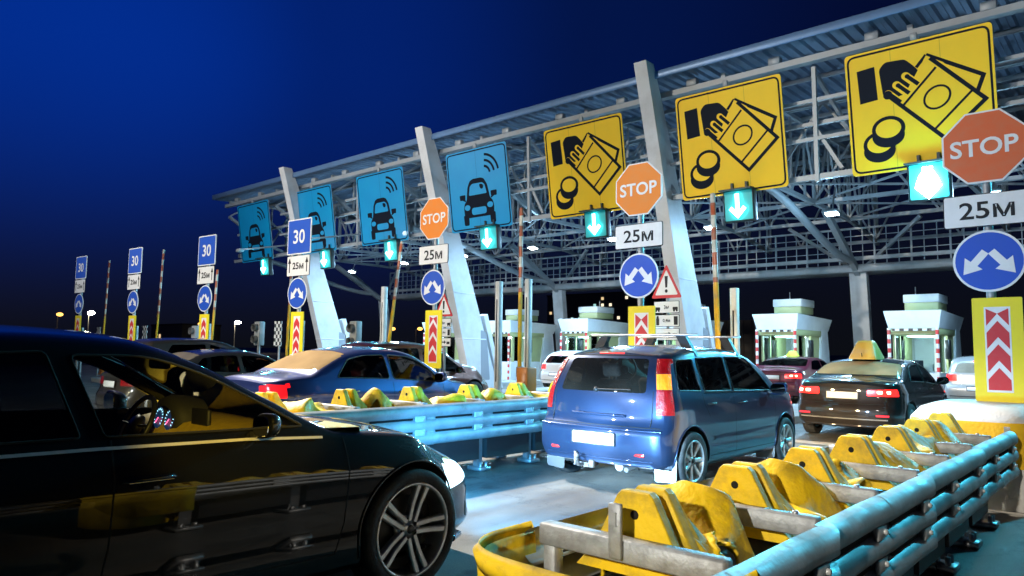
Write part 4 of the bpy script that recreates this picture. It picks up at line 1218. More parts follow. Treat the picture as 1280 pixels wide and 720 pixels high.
def crash_barrier(label, xr, xl, y0, n, step, top, yend, group, seed=3, nose=True):
    xc = (xr+xl)/2
    root = empty('crash_cushion', (xc, y0, 0)); tag(root, label, 'crash barrier', group)
    ox = -xc; oy = -y0
    def fin(mb, nm, m, par=root, fixn=True):
        mb.v = [(a+ox, b+oy, z) for a, b, z in mb.v]
        return mb.build(nm, m, par, fixn)
    for x, sg in ((xr-.075, 1), (xl+.075, -1)):
        rail(x, sg, y0-.95 if sg > 0 else y0-.05, yend, top, step, lambda mb, nm, m, par=None, fx=True: fin(mb, nm, m, par or root, fx))
        e = MB(); e.box((x+sg*.0, yend+.06, top-.22), (.05, .02, .50)); fin(e, 'end_plate', RAILM)
    for k in range(n):
        y = y0+.0+step*k
        f = MB()
        w = (xr-xl)-.16
        z = top-.025
        f.rbox((xc, y, z), (w, .075, .085), .008, 1)
        f.rbox((xc, y+.0, z-.30), (w, .05, .06), .008, 1)
        for sx in (-1, 1): f.rbox((xc+sx*(w/2-.05), y, z-.2), (.06, .06, .40), .006, 1)
        if k == 0: f.rbox((xc-.02, y-.05, z+.075), (.055, .02, .20), .004, 1); f.box((xc-.02, y-.063, z+.12), (.022, .006, .05))
        fr = fin(f, 'cell_frame', FRAME)
        if k: 
            bl = MB(); bl.lathe([(0, .012), (.014, .012), (.014, 0)], 6, Matrix.Translation((xc+w/2-.1, y, z+.043)) ); fin(bl, 'frame_bolt', GALV, fr)
        for sx in (-1, 1):
            p = MB(); p.box((xc+sx*.27, y+.05, (top-.3)/2+.02), (.07, .09, top-.3)); p.rbox((xc+sx*.30, y+.05, .03), (.24, .2, .05), .01, 1)
            for q in (-.05, .05): p.lathe([(0, .06), (.02, .06), (.02, 0)], 6, Matrix.Translation((xc+sx*.37, y+.05+q, .05)))
            fin(p, 'post', GALV)
        # peaked yellow cap over the frame
        c = MB(); zc = top-.005; yk = y+.135
        prof = [(-.27, zc-.13), (-.20, zc-.06), (-.155, zc+.015), (-.078, zc+.165), (-.060, zc+.182), (.060, zc+.182), (.078, zc+.165), (.155, zc+.015), (.20, zc-.06), (.27, zc-.13)]
        vs = []
        M1 = len(prof)
        for dy, sc, dz in ((-.085, 1., 0), (-.078, 1.0, .005), (-.040, .98, .005), (-.030, .98, 0), (-.012, 1., -.085), (.012, 1., -.085), (.030, .98, 0), (.040, .98, .005), (.078, .98, .005), (.088, .99, 0), (.12, 1.08, -.07), (.19, 1.15, -.15)):
            vs += [(xc+px*sc, yk+dy, zc-.06+(pz-zc+.06)*(1+dz*4 if (dy > .1 or dz < -.08) and pz > zc-.06 else 1)+(dz if abs(dz) < .01 else 0)) for px, pz in prof]
        fs = [(q*M1+i, q*M1+i+1, q*M1+M1+i+1, q*M1+M1+i) for q in range(11) for i in range(M1-1)]
        fs.append(tuple(range(M1-1, -1, -1)))
        c.add(vs, fs, False)
        cap = fin(c, 'peaked_cap', YEL, fixn=True)
        h = MB(); h.lathe([(0, .004), (.016, .004), (.018, 0)], 14, Matrix.Translation((xc, yk-.0855, zc+.10)) @ Matrix.Rotation(PI/2, 4, 'X')); fin(h, 'bolt_hole', DARK, cap)
        if k < n-1:
            d = MB(); d.frombm(drape(xc, y+.26, y+step-.05, (xr-xl)/2-.12, top-.02, seed+k*7, 1 if k % 2 == 0 else -1)); fin(d, 'plastic_hood', YELH, fixn=False)
            inn = MB(); inn.box((xc, y+step/2+.05, .30), ((xr-xl)-.24, step-.14, .30)); fin(inn, 'cell_core', BLACK)
    if nose:
        # open yellow nose: a bent sheet round the front of the first frame
        pts = []; w = (xr-xl)/2
        for i in range(25):
            a = PI+PI*i/24
            pts.append((xc+w*1.0*math.copysign(abs(math.cos(a))**.62, math.cos(a)), y0-.08+.38*math.copysign(abs(math.sin(a))**.62, math.sin(a))))
        pts = [(xl, y0+.02)]+pts+[(xr, y0+.02)]
        nb = MB(); vs = []
        for z, s in ((top-.02, 1.), (top-.0, 1.012), (top-.03, 1.03), (top-.12, 1.015), (top-.5, 1.015)):
            vs += [(xc+(p[0]-xc)*s, y0+(p[1]-y0)*s, z) for p in pts]
        m_ = len(pts)
        nb.add(vs, [(q*m_+i, q*m_+i+1, q*m_+m_+i+1, q*m_+m_+i) for q in range(4) for i in range(m_-1)], True)
        bm = bmesh.new(); V = [bm.verts.new(v) for v in nb.v]
        for f in nb.f: bm.faces.new([V[i] for i in f])
        bmesh.ops.recalc_face_normals(bm, faces=bm.faces); bmesh.ops.solidify(bm, geom=list(bm.faces), thickness=.03)
        nn = MB().frombm(bm, True); nose_o = fin(nn, 'nose_sheet', YEL, fixn=False)
        cr = MB(); cr.lathe([(.0, top-.20), (w*.62, top-.20), (w*.70, top-.24), (w*.70, .12)], 28, Matrix.Translation((xc+.10, y0-.16, 0))); fin(cr, 'nose_core', YEL, nose_o)
    return root
crash_barrier('crash cushion with an open yellow nose, right of the blue people carrier', -1.02, -1.98, 2.36, 7, .88, .79, 8.5, 'crash cushions at the island heads', 3)
crash_barrier('crash cushion between the large black saloon and the dark blue saloon', -6.22, -7.18, 2.75, 7, .96, .87, 9.0, 'crash cushions at the island heads', 40)

def painted_concrete():
    m = mat('concrete_painted_nose', (.72, .71, .68), .7, noise=.06, nscale=5, dirt=(.45, .42, .37), dscale=2.5, damt=.5, bump=.3, bscale=30)
    nt = m.node_tree; N, Lk = nt.nodes, nt.links; b = N['Principled BSDF']
    src = b.inputs['Base Color'].links[0].from_socket
    tc = N.new('ShaderNodeTexCoord'); sx = N.new('ShaderNodeSeparateXYZ'); Lk.new(tc.outputs['Object'], sx.inputs['Vector'])
    n = N.new('ShaderNodeTexNoise'); n.inputs['Scale'].default_value = 5; n.inputs['Detail'].default_value = 6; Lk.new(tc.outputs['Object'], n.inputs['Vector'])
    a = N.new('ShaderNodeMath'); a.operation = 'MULTIPLY_ADD'; a.inputs[1].default_value = .10; Lk.new(n.outputs['Fac'], a.inputs[0]); Lk.new(sx.outputs['Y'], a.inputs[2])
    g = N.new('ShaderNodeMath'); g.operation = 'LESS_THAN'; g.inputs[1].default_value = -.72; Lk.new(a.outputs[0], g.inputs[0])
    z = N.new('ShaderNodeMath'); z.operation = 'COMPARE'; z.inputs[1].default_value = .62; z.inputs[2].default_value = .22; Lk.new(sx.outputs['Z'], z.inputs[0])
    p = N.new('ShaderNodeMath'); p.operation = 'MULTIPLY'; Lk.new(g.outputs[0], p.inputs[0]); Lk.new(z.outputs[0], p.inputs[1])
    mx = N.new('ShaderNodeMix'); mx.data_type = 'RGBA'; Lk.new(p.outputs[0], mx.inputs['Factor']); Lk.new(src, mx.inputs['A']); mx.inputs['B'].default_value = (.80, .48, .015, 1)
    Lk.new(mx.outputs['Result'], b.inputs['Base Color'])
    return m
CONCY = painted_concrete()
def island_head(x, y, label):
    b = MB()
    for sgn in (1,):
        prof = [(.0, .98), (.42, .98), (.52, .94), (.60, .84), (.66, .5), (.70, .0)]
        n = 40; vs = []
        for k in range(n):
            a = 2*PI*k/n; ca, sa = math.cos(a), math.sin(a)
            ex = .45
            ux = math.copysign(abs(ca)**ex, ca); uy = math.copysign(abs(sa)**ex, sa)
            for r, z in prof: vs.append((ux*r*1.0, uy*r*1.65, z))
        m_ = len(prof)
        b.add(vs, [(k*m_+i, ((k+1) % n)*m_+i, ((k+1) % n)*m_+i+1, k*m_+i+1) for k in range(n) for i in range(m_-1)], True)
    root = b.build('island_bollard', CONCY, None, loc=(x, y, 0)); tag(root, label, 'concrete block', 'white concrete heads of the islands')
island_head(-1.48, 9.75, 'white rounded concrete block behind the crash cushion, under the faded stop sign')
island_head(-6.62, 10.4, 'white rounded concrete block hidden partly by the blue people carrier')

# ------------------------------------------------------------------ traffic signs on poles
def flat(poly, y0, y1, name, m, par):
    return MB().prism(poly, y0, y1).build(name, m, par)
def disc_sign(par, cz, r=.37):
    s = flat(ngon(0, cz, r, 40), -.075, -.06, 'direction_disc', SIGNWHITE_RIM, par)
    flat(ngon(0, cz, r*.93, 40), -.078, -.075, 'disc_face', SIGNBLU, s)
    a = MB()
    for sx in (-1, 1):
        a.stroke([(sx*.03, cz+.115), (sx*.155, cz-.035)], .085, -.082, -.078)
        t = Vector((sx*.262, cz-.155)); d = Vector((sx*.64, -.77)); n = Vector((-d.y, d.x))
        bq = t-d*.17
        a.prism([t, bq+n*.115, bq+n*.0, bq-n*.115], -.083, -.0785)
    a.build('arrow', SIGNW, s)
def chevron_board(par, x0, z0, z1, w=.50, n=4):
    h = z1-z0; cz = (z0+z1)/2
    s = flat(rrect(x0, cz, w, h, .015, 2), -.085, -.065, 'chevron_board', CHEVY, par)
    iw, ih = w*.52, h-.22
    flat([(x0-iw/2, cz-ih/2), (x0+iw/2, cz-ih/2), (x0+iw/2, cz+ih/2), (x0-iw/2, cz+ih/2)], -.088, -.085, 'white_field', SIGNW, s)
    r = MB(); b = z0+.11+.025; top = z1-.11-.02; p = .315; q = iw/2-.018
    zz = b; k = 0
    # red arrow bands, points up, stacked from the foot of the board
    zc = b
    lo = [(-q, b), (q, b)]
    # foot: pentagon
    r.prism([(x0-q, b), (x0+q, b), (x0+q, b+.12), (x0, b+.26), (x0-q, b+.12)], -.091, -.088)
    zc = b+.12+.085
    while zc+.1 < top:
        hh = .19
        pts = [(x0-q, zc), (x0, zc+.14), (x0+q, zc), (x0+q, zc+hh), (x0, zc+hh+.14), (x0-q, zc+hh)]
        if zc+hh+.14 <= top+.005: r.prism(pts, -.091, -.088)
        else:
            r.prism([(x0-q, zc), (x0-q*max(0, 1-(top-zc)/.14), min(top, zc+.14)), (x0-q, top)], -.091, -.088)
            r.prism([(x0+q, zc), (x0+q, top), (x0+q*max(0, 1-(top-zc)/.14), min(top, zc+.14))], -.091, -.088)
        zc += hh+.085
    r.build('red_chevron', SIGNRED, s)
    b2 = MB()
    for zq in (z0+.25, z1-.25): b2.bar((x0, -.064, zq), (x0, -.03, zq), .06, .04)
    b2.build('bracket', GALV, s)
    return s
SIGNWHITE_RIM = SIGNW

def stop_post(x, y, label, z=(4.07, 3.32, 2.63, 1.60), face=None, shift=0., chev=(1.0, 2.19), tilt=0.):
    root = empty('sign_post', (x, y, 0), tilt); tag(root, label, 'road sign', 'stop signs on the island heads')
    p = MB(); p.tube([(0, 0, 0), (0, 0, z[0]+.35)], .05, 12)
    p.build('pole', POLE, root)
    o = flat(ngon(0+shift, z[0], .475, 8, PI/8), -.075, -.055, 'stop_panel', SIGNW, root)
    flat(ngon(0+shift, z[0], .452, 8, PI/8), -.078, -.075, 'stop_face', face or STOPO, o)
    text_mb('STOP', .30, .006, shift, z[0], -.079, .003, width=.70).build('lettering', SIGNW, o)
    for nm, w, h, zz in (('distance_plate', .90, .40, z[1]),):
        d = flat(rrect(shift, zz, w, h, .03, 3), -.075, -.06, nm, SIGNBLK, root)
        flat(rrect(shift, zz, w-.02, h-.02, .025, 3), -.078, -.075, 'plate_face', SIGNW, d)
        text_mb('25м', .29, .004, shift, zz, -.079, .003, width=.56).build('lettering', SIGNBLK, d)
    disc_sign(root, z[2])
    cb = chevron_board(root, .06, chev[0], chev[1])
    cl = MB()
    for zz in (z[0]-.2, z[0]+.2, z[1], z[2]-.15, z[2]+.15):
        cl.rbox((0, -.04, zz), (.13, .035, .045), .005, 1)
    cl.build('clamp', GALV, root)
    g = MB(); g.box((.0, .12, 1.05), (.14, .06, 2.1)); g.build('backing_channel', GALV, root)
    return root
stop_post(-1.40, 10.2, 'faded red stop sign over a 25 metre plate, at the white block', (4.03, 3.26, 2.64), STOPR, chev=(.98, 2.20))
stop_post(-6.22, 10.2, 'orange stop sign above the roof bars of the blue people carrier', (4.19, 3.41, 2.75), chev=(1.0, 2.25))
stop_post(-11.20, 10.2, 'orange stop sign standing beyond the dark blue saloon', (4.26, 3.49, 2.80), chev=(1.12, 2.32))

def speed_post(x, y, label, dz=0., rz=0.):
    root = empty('speed_sign_post', (x, y, 0), rz); tag(root, label, 'road sign', 'speed signs on the far islands')
    p = MB(); p.tube([(0, 0, 0), (0, 0, 4.7+dz)], .05, 10); p.build('pole', POLE, root)
    s = flat(rrect(0, 4.37+dz, .98, .92, .03, 3), -.075, -.055, 'speed_panel', SIGNW, root)
    flat(rrect(0, 4.37+dz, .92, .86, .02, 3), -.078, -.075, 'speed_face', SIGNBLU, s)
    text_mb('30', .50, .008, 0, 4.37+dz, -.079, .003, width=.48).build('lettering', SIGNW, s)
    d = flat(rrect(0, 3.61+dz, .94, .53, .02, 3), -.075, -.06, 'distance_plate', SIGNBLK, root)
    flat(rrect(0, 3.61+dz, .92, .51, .02, 3), -.078, -.075, 'plate_face', SIGNW, d)
    text_mb('25м', .25, .006, 0, 3.61+dz, -.079, .003, width=.46).build('lettering', SIGNBLK, d)
    a = MB()
    for sx in (-1, 1):
        a.stroke([(sx*.36, 3.44+dz), (sx*.36, 3.74+dz)], .035, -.082, -.079)
        a.prism([(sx*.36, 3.82+dz), (sx*.36-.065, 3.68+dz), (sx*.36+.065, 3.68+dz)], -.083, -.0795)
    a.build('arrow', SIGNBLK, d)
    disc_sign(root, 2.90+dz, .40)
    chevron_board(root, .05, 1.05+dz, 2.42+dz, .52)
    g = MB(); g.box((.0, .12, 1.1), (.14, .06, 2.2)); g.build('backing_channel', GALV, root)
    return root
for x, dz, t in ((-16.35, 0, 'blue 30 sign before the leftmost leaning canopy column'), (-21.45, .06, 'blue 30 sign beside the grimy off-roader'),
                 (-26.9, .14, 'blue 30 sign in the middle of the three against open sky'), (-32.35, .26, 'blue 30 sign furthest from the canopy, last on the left')):
    speed_post(x, 10.2, t, dz, R(4))

def warning_post(x, y, label):
    root = empty('warning_sign_post', (x, y, 0)); root.scale = (.8, .8, .94 if x > -9 else .86); tag(root, label, 'warning sign', 'warning triangles with plates')
    MB().tube([(0, 0, 0), (0, 0, 3.1)], .04, 10).build('pole', POLE, root)
    t = flat(rpoly([(-.40, 2.68), (.40, 2.68), (0, 3.36)], .05, 3), -.06, -.045, 'warning_triangle', SIGNRED, root)
    flat(rpoly([(-.30, 2.74), (.30, 2.74), (0, 3.25)], .04, 3), -.063, -.06, 'triangle_face', SIGNW, t)
    e = MB(); e.prism([(-.025, 2.89), (.025, 2.89), (.042, 3.12), (-.042, 3.12)], -.067, -.063); e.prism(ngon(0, 2.82, .036, 14), -.067, -.063)
    e.build('exclamation_mark', SIGNBLK, t)
    for i, (zz, h) in enumerate(((2.50, .24), (2.23, .24), (1.96, .24))):
        d = flat(rrect(0, zz, .66, h, .015, 2), -.06, -.045, 'plate', SIGNBLK, root)
        flat(rrect(0, zz, .64, h-.02, .01, 2), -.063, -.06, 'plate_face', SIGNW, d)
        b, b2 = MB(), MB()
        if i == 0:
            for sx, q in ((-1, b), (1, b2)): q.prism(rrect(sx*.23, zz-.03, .13, .06, .02), -.067, -.063); q.prism(ngon(sx*.20, zz-.07, .025, 10), -.068, -.0631); q.prism(ngon(sx*.27, zz-.07, .025, 10), -.068, -.0631)
            text_mb('3м', .11, .002, 0, zz, -.064, .003).build('lettering', SIGNBLK, d)
        elif i == 1:
            b.prism(rrect(-.23, zz-.02, .08, .14, .01), -.067, -.063); b.prism(ngon(-.23, zz+.07, .03, 10), -.067, -.063); b2.prism(rrect(.24, zz, .10, .17, .01), -.067, -.063)
            text_mb('0,4м', .10, .002, 0, zz, -.064, .003).build('lettering', SIGNBLK, d)
        else:
            b.stroke([(-.25, zz), (.08, zz)], .03, -.067, -.063); b.prism([(.05, zz-.05), (.05, zz+.05), (.13, zz)], -.067, -.063); b2.prism(rrect(.22, zz-.02, .13, .07, .02), -.067, -.063)
        b.build('pictogram', SIGNBLK, d); b2.build('pictogram', SIGNBLK, d)
warning_post(-6.74, 12.0, 'red-edged warning triangle over three small plates, next to the middle stop sign')
warning_post(-12.80, 12.0, 'warning triangle and plates mostly hidden behind the furthest stop sign')
FARL = lambda: [(-208.7, 60.7, 9.0, 'sodium lamp glowing above the black saloon roof', SOD, 1.44), (-190.3, 61.9, 9.0, 'small white street lamp left of a raised boom', WHI, 1.32), (-212.2, 98.8, 8.0, 'sodium lamp right beside the chevrons of the 30 sign at the off-roader', SOD, 1.55), (-187.0, 97.1, 8.0, 'single dim lamp in the dark gap above the off-roader', WHI, 1.40), (-163.1, 114.7, 7.0, 'white lamp close to the foot of the far leaning column', WHI, 1.32), (-146.5, 117.8, 6.5, 'sodium lamp between the leaning boom and the post', SOD, 1.25), (-138.9, 120.3, 6.5, 'sodium lamp right of the leaning boom', SOD, 1.22), (-155.5, 380.2, 5.0, 'sodium lamp low behind the red taxi', SOD, 2.73)]
CAMROT = [[0.748897, 0.047777, 0.660962], [0.662557, -0.073709, -0.745376], [0.013107, 0.996135, -0.086856]]
SKYDIR = [-0.922, 0.21, 0.325]
BOARDW, FLOODW, SIGW, SIGW2 = 40, 1700, 5000, 2700
FARB = [(-205, 300, 60, 14, 30, 'distant apartment block with scattered lit windows between the rear column and a toll booth', 4, .5), (-268, 120, 26, 14, 9, 'distant dark block with two lit windows on the left skyline', 7, .16)]
SKYRAMP = [(.58, (.0011, .0036, .027)), (.81, (.0009, .0072, .062)), (.95, (.0007, .015, .155))]
HL = (.08, .48, 1.)
LIGHTSPEC = [
 ('SPOT', 'high_mast_light', (-40, 12, 30), 260000, (1., .90, .76), dict(size=.5, aim=(-4.2, 6.2, 0), spot=11.5, blend=.5)),
 ('SPOT', 'cushion_fill', (-.6, -9, 5.2), 6500, (1., .93, .80), dict(size=.2, aim=(-1.5, 4.6, .85), spot=15, blend=.5)),  # added unseen spot that brightens the near cushion's caps
 ('SPOT', 'cushion_fill', (-9.5, -9, 5), 3800, (1., .90, .72), dict(size=.2, aim=(-6.75, 6, .95), spot=13, blend=.5)),  # unseen warm spot, put in to keep the far cushion's caps yellow
 ('SPOT', 'board_fill', (-36, -8, 12), 7500, (.95, .96, 1.), dict(size=.3, aim=(-27, 18, 8.2), spot=46, blend=.7)),  # added unseen spot brightening the far blue boards
 ('SPOT', 'sign_fill', (-12, -14, 6), 7500, (.95, .97, 1.), dict(size=.3, aim=(-6, 10, 3.9), spot=30, blend=.35)),  # added unseen spot so the stop signs shine like reflective sheeting
 ('SPOT', 'sign_fill', (-6, -14, 7), 17000, (.95, .97, 1.), dict(size=.3, aim=(-24, 10, 3.6), spot=50, blend=.5)),  # second added sign fill, turned on the speed signs
 ('SPOT', 'board_fill', (-22, -22, 16), 33000, (1., .93, .80), dict(size=.3, aim=(-14, 18, 9.0), spot=56, blend=.7)),  # added unseen fill for the fronts of the boards
 ('SPOT', 'left_cars_fill', (-19, -12, 9), 4200, (1., .78, .48), dict(size=.3, aim=(-14.5, 8, 1), spot=40, blend=.6)),  # added unseen warm spot to lift the cars at the left
 ('SPOT', 'dash_fill', (6, -3, 3.2), 7500, (1., .68, .12), dict(size=.1, aim=(-4.2, 2.25, 1.10), spot=5.6, blend=.3)),  # added unseen yellow spot, lights the dashboard through the door window
 ('SPOT', 'headlight_beam', (-3.72, 4.0, .66), 900, HL, dict(size=.06, aim=(-4.5, 8, .30), spot=130, blend=.8)),
 ('SPOT', 'headlight_beam', (-5.1, 4.0, .66), 1050, HL, dict(size=.06, aim=(-6.2, 7.0, -.6), spot=84, blend=1.0)),
 ('SPOT', 'low_beam', (-3.72, 4.02, 0.66), 3400, (.45, .75, 1.), dict(size=.05, aim=(-4.25, 6.8, .52), spot=32, blend=.7)),
 ('SPOT', 'low_beam', (-5.1, 4.02, 0.66), 3400, (.45, .75, 1.), dict(size=.05, aim=(-5.1, 6.8, .52), spot=32, blend=.7)),
 ('SPOT', 'queue_headlight', (-9.0, 2.2, .7), 260, (.75, .8, 1.), dict(size=.06, aim=(-9.0, 6, .7), spot=90, blend=.8)),
 ('SPOT', 'van_headlight', (-4.15, 11.05, .70), 300, (1., .72, .38), dict(size=.06, aim=(-4.1, 16, .7), spot=120, blend=.8)),
 ('SPOT', 'van_headlight', (-5.3, 11.05, .70), 300, (1., .72, .38), dict(size=.06, aim=(-4.8, 16, .7), spot=120, blend=.8)),
]
# ------------------------------------------------------------------ toll canopy
STEEL = mat('canopy_white_steel', (.30, .335, .37), .45, .1, noise=.08, nscale=2, dirt=(.30, .29, .28), dscale=1.5, damt=.5)
COLM = mat('column_white', (.66, .67, .69), .5, 0, noise=.05, nscale=1.5, dirt=(.40, .39, .38), dscale=1.2, damt=.5)
ROOFM = mat('roof_sheet', (.15, .21, .31), .45, .5, noise=.1, nscale=1)
X0, X1 = -36.7, 8.
YF, YB = 17.55, 33.
canopy = empty('toll_canopy', (-15, 18, 0)); tag(canopy, 'long white steel canopy with leaning columns and open roof trusses over the toll lanes', 'canopy')
def cb(mb, name, m, par=None, smooth=None):
    mb.v = [(a+15, b-18, z) for a, b, z in mb.v]
    return mb.build(name, m, par or canopy)
r = MB(); vs = []; x = X0
prof = [(0, 0), (.10, 0), (.15, .07), (.27, .07), (.32, 0)]
while x < X1:
    for dx, dz in prof[:-1]: vs.append((x+dx, dz))
    x += .32
n = len(vs)
V = [(a, YF, 9.26+b) for a, b in vs]+[(a, YB, 9.72+b) for a, b in vs]
r.add(V, [(i, i+1, n+i+1, n+i) for i in range(n-1)])
V = [(a, YF, 9.42+b*.2) for a, b in vs]+[(a, YB, 9.88+b*.2) for a, b in vs]
r.add(V, [(i, i+1, n+i+1, n+i) for i in range(n-1)])
roof = cb(r, 'roof', ROOFM)
f = MB(); f.rbox(((X0+X1)/2, YF-.03, 9.36), (X1-X0+.1, .06, .22), .015, 1); f.bar((X0-.03, YF-.05, 9.36), (X0-.03, YB, 9.82), .06, .24)
cb(f, 'fascia', mat('fascia_blue', (.13, .24, .44), .4, .2, dirt=(.12, .18, .28), damt=.4), roof)
b = MB(); b.bar((X0+.3, 18.12, 8.93), (X1, 18.12, 8.93), .16, .16)
k = X0+1.5
while k < X1:
    b.rbox((k, 18.12, 9.10), (.30, .2, .20), .01, 1); k += 2.35
cb(b, 'front_beam', STEEL)
for xx in (-34, -30.5, -25.2, -20.4, -15.6, -10.7, -6.1, -1.3, 3.2):
    h = MB()
    h.bar((xx, 18.35, 8.8), (xx, 18.45, 5.85), .10); 
    for zz in (7.95, 6.95): h.bar((xx-.9, 18.4, zz), (xx+.9, 18.4, zz), .09)
    h.bar((xx, 18.45, 7.2), (xx+.6, 18.45, 6.1), .09); h.bar((xx, 18.4, 8.7), (xx+.5, 20.2, 7.1), .09)
    cb(h, 'sign_hanger', STEEL)
l = MB()
for zz, yy, w in ((5.98, 18.5, .14), (7.4, 18.6, .10)): l.bar((X0+.8, yy, zz), (X1, yy, zz), w)
cb(l, 'sign_rail', STEEL)
def topz(y): return 9.12+(y-17.5)*.03
def botz(y):
    if y < 21.5: return 8.75-(8.75-6.72)*min(1, max(0, (y-17.8)/3.7))**.75
    if y > 29: return 6.72-.5*((y-29)/4)
    return 6.72
tx = [X0+.5+4.62*i for i in range(11)]
for xi, xx in enumerate(tx):
    t = MB(); P = []
    ys = [18.2+1.23*i for i in range(13)]
    for a, b_ in zip(ys, ys[1:]):
        t.bar((xx, a, topz(a)), (xx, b_, topz(b_)), .12); t.bar((xx, a, botz(a)), (xx, b_, botz(b_)), .13)
    for i, y in enumerate(ys):
        if i and topz(y)-botz(y) > .4: t.bar((xx, y, topz(y)), (xx, y, botz(y)), .07)
        if i < len(ys)-1:
            y2 = ys[i+1]
            if i % 2: t.bar((xx, y, topz(y)), (xx, y2, botz(y2)), .075)
            else: t.bar((xx, y, botz(y)), (xx, y2, topz(y2)), .075)
    cb(t, 'truss', STEEL)
for yy, zt, zb_ in ((21.6, 8.95, 6.75), (25.2, 9.05, 6.72), (29.0, 9.15, 6.7), (32.6, 9.3, 6.3)):
    t = MB(); x = X0+.5; i = 0
    t.bar((x, yy, zt), (X1, yy, zt), .11); t.bar((x, yy, zb_), (X1, yy, zb_), .13)
    while x < X1-.1:
        x2 = x+1.54
        t.bar((x, yy, zt if i % 2 else zb_), (min(x2, X1), yy, zb_ if i % 2 else zt), .07)
        if i % 3 == 0: t.bar((x, yy, zt), (x, yy, zb_), .08)
        x = x2; i += 1
    cb(t, 'long_truss', STEEL)
pu = MB()
for yy in (19, 20.3, 22.9, 24.1, 26.4, 27.7, 30.2, 31.4): pu.bar((X0+.2, yy, topz(yy)+.06), (X1, yy, topz(yy)+.06), .09, .12)
cb(pu, 'purlin', STEEL)
lb = MB()
for i in range(len(tx)-1):   # plan bracing in the lower chord plane
    for a, b_ in ((21.6, 25.2), (25.2, 29.0)):
        lb.bar((tx[i], a, 6.72), (tx[i+1], b_, 6.72), .06); lb.bar((tx[i+1], a, 6.74), (tx[i], b_, 6.74), .06)
cb(lb, 'lower_bracing', STEEL)
for xx in (-29.2, -19.8, -10.4, -1.0):
    c_ = MB()
    # box column: front face .46 wide, side deepens towards the foot, leaning towards the traffic
    def ring(t):
        z = 9.66*(1-t); yf = 17.02+2.85*(1-z/9.66)**1.0; d = .42+1.05*t**.8; w = .20
        return [(xx-w, yf, z), (xx+w, yf, z), (xx+w, yf+d, z), (xx-w, yf+d, z)]
    vs = []; K = 12
    for i in range(K+1): vs += ring(i/K)
    fs = [(i*4+q, i*4+(q+1) % 4, i*4+4+(q+1) % 4, i*4+4+q) for i in range(K) for q in range(4)]+[(3, 2, 1, 0)]
    c_.add(vs, fs)
    o = cb(c_, 'column', COLM)
    s = MB()   # splice plates and edge welts
    for t in (.36, .62, .80):
        R_ = ring(t); s.rbox(((R_[0][0]+R_[1][0])/2, (R_[0][1]+R_[2][1])/2, R_[0][2]), (.42, R_[2][1]-R_[1][1]+.02, .05), .005, 1)
    for q in (1, ):
        s.bar(ring(.1)[q], ring(1)[q], .03, .03)
    cb(s, 'splice_plate', COLM, o)
    # short raking leg and service door at the foot
    lg = MB(); lg.bar((xx+.05, 21.5, 0), (xx+.05, 20.55, 2.9), .34, .22); cb(lg, 'raking_leg', COLM, o)
    d_ = MB(); d_.prism(rpoly([(20.35, .35), (20.85, .35), (20.62, 2.2), (20.30, 2.3)], .06), xx+.201, xx+.207, axis='x'); cb(d_, 'service_panel', mat('panel_grey', (.28, .30, .33), .5), o)  # panel in one plain mid grey
for xx in (-38.0, -23.3, -8.45, 6.4):
    c_ = MB(); c_.bar((xx, 30.6, 0), (xx, 30, 4.75), .62, .34, (0, 1, 0)); o = cb(c_, 'rear_column', COLM)
    s = MB(); s.bar((xx, 29.9, 4.7), (xx, 26.2, 6.65), .2, .24); s.bar((xx-.1, 30, 4.8), (xx-2.4, 29.2, 6.6), .12); s.bar((xx+.1, 30, 4.8), (xx+2.4, 29.2, 6.6), .12)
    cb(s, 'column_brace', STEEL, o)
    a = MB(); pts = [(xx, 19.8+9.2*i/14, 6.6-1.5*math.sin(PI*.5*i/14)**2.2) for i in range(15)]
    a.tube(pts, .13, 10); cb(a, 'curved_tube', STEEL, o)
w = MB()
w.rbox(((X0+X1)/2, 30.3, 4.86), (X1-X0, 1.5, .30), .02, 1); w.bar((X0, 29.45, 5.22), (X1, 29.45, 5.22), .14); w.bar((X0, 29.5, 6.4), (X1, 29.5, 6.4), .07)
for zz in (5.5, 5.8, 6.1): w.bar((X0, 29.5, zz), (X1, 29.5, zz), .025)
wk = cb(w, 'catwalk', mat('catwalk_steel', (.38, .40, .42), .5, .3, dirt=(.2, .2, .2), damt=.5))
rl = MB(); x = X0; i = 0
while x < X1: rl.bar((x, 29.5, 5.0), (x, 29.5, 6.4), .06 if i % 3 == 0 else .03); x += .42; i += 1
cb(rl, 'catwalk_railing', STEEL, wk)

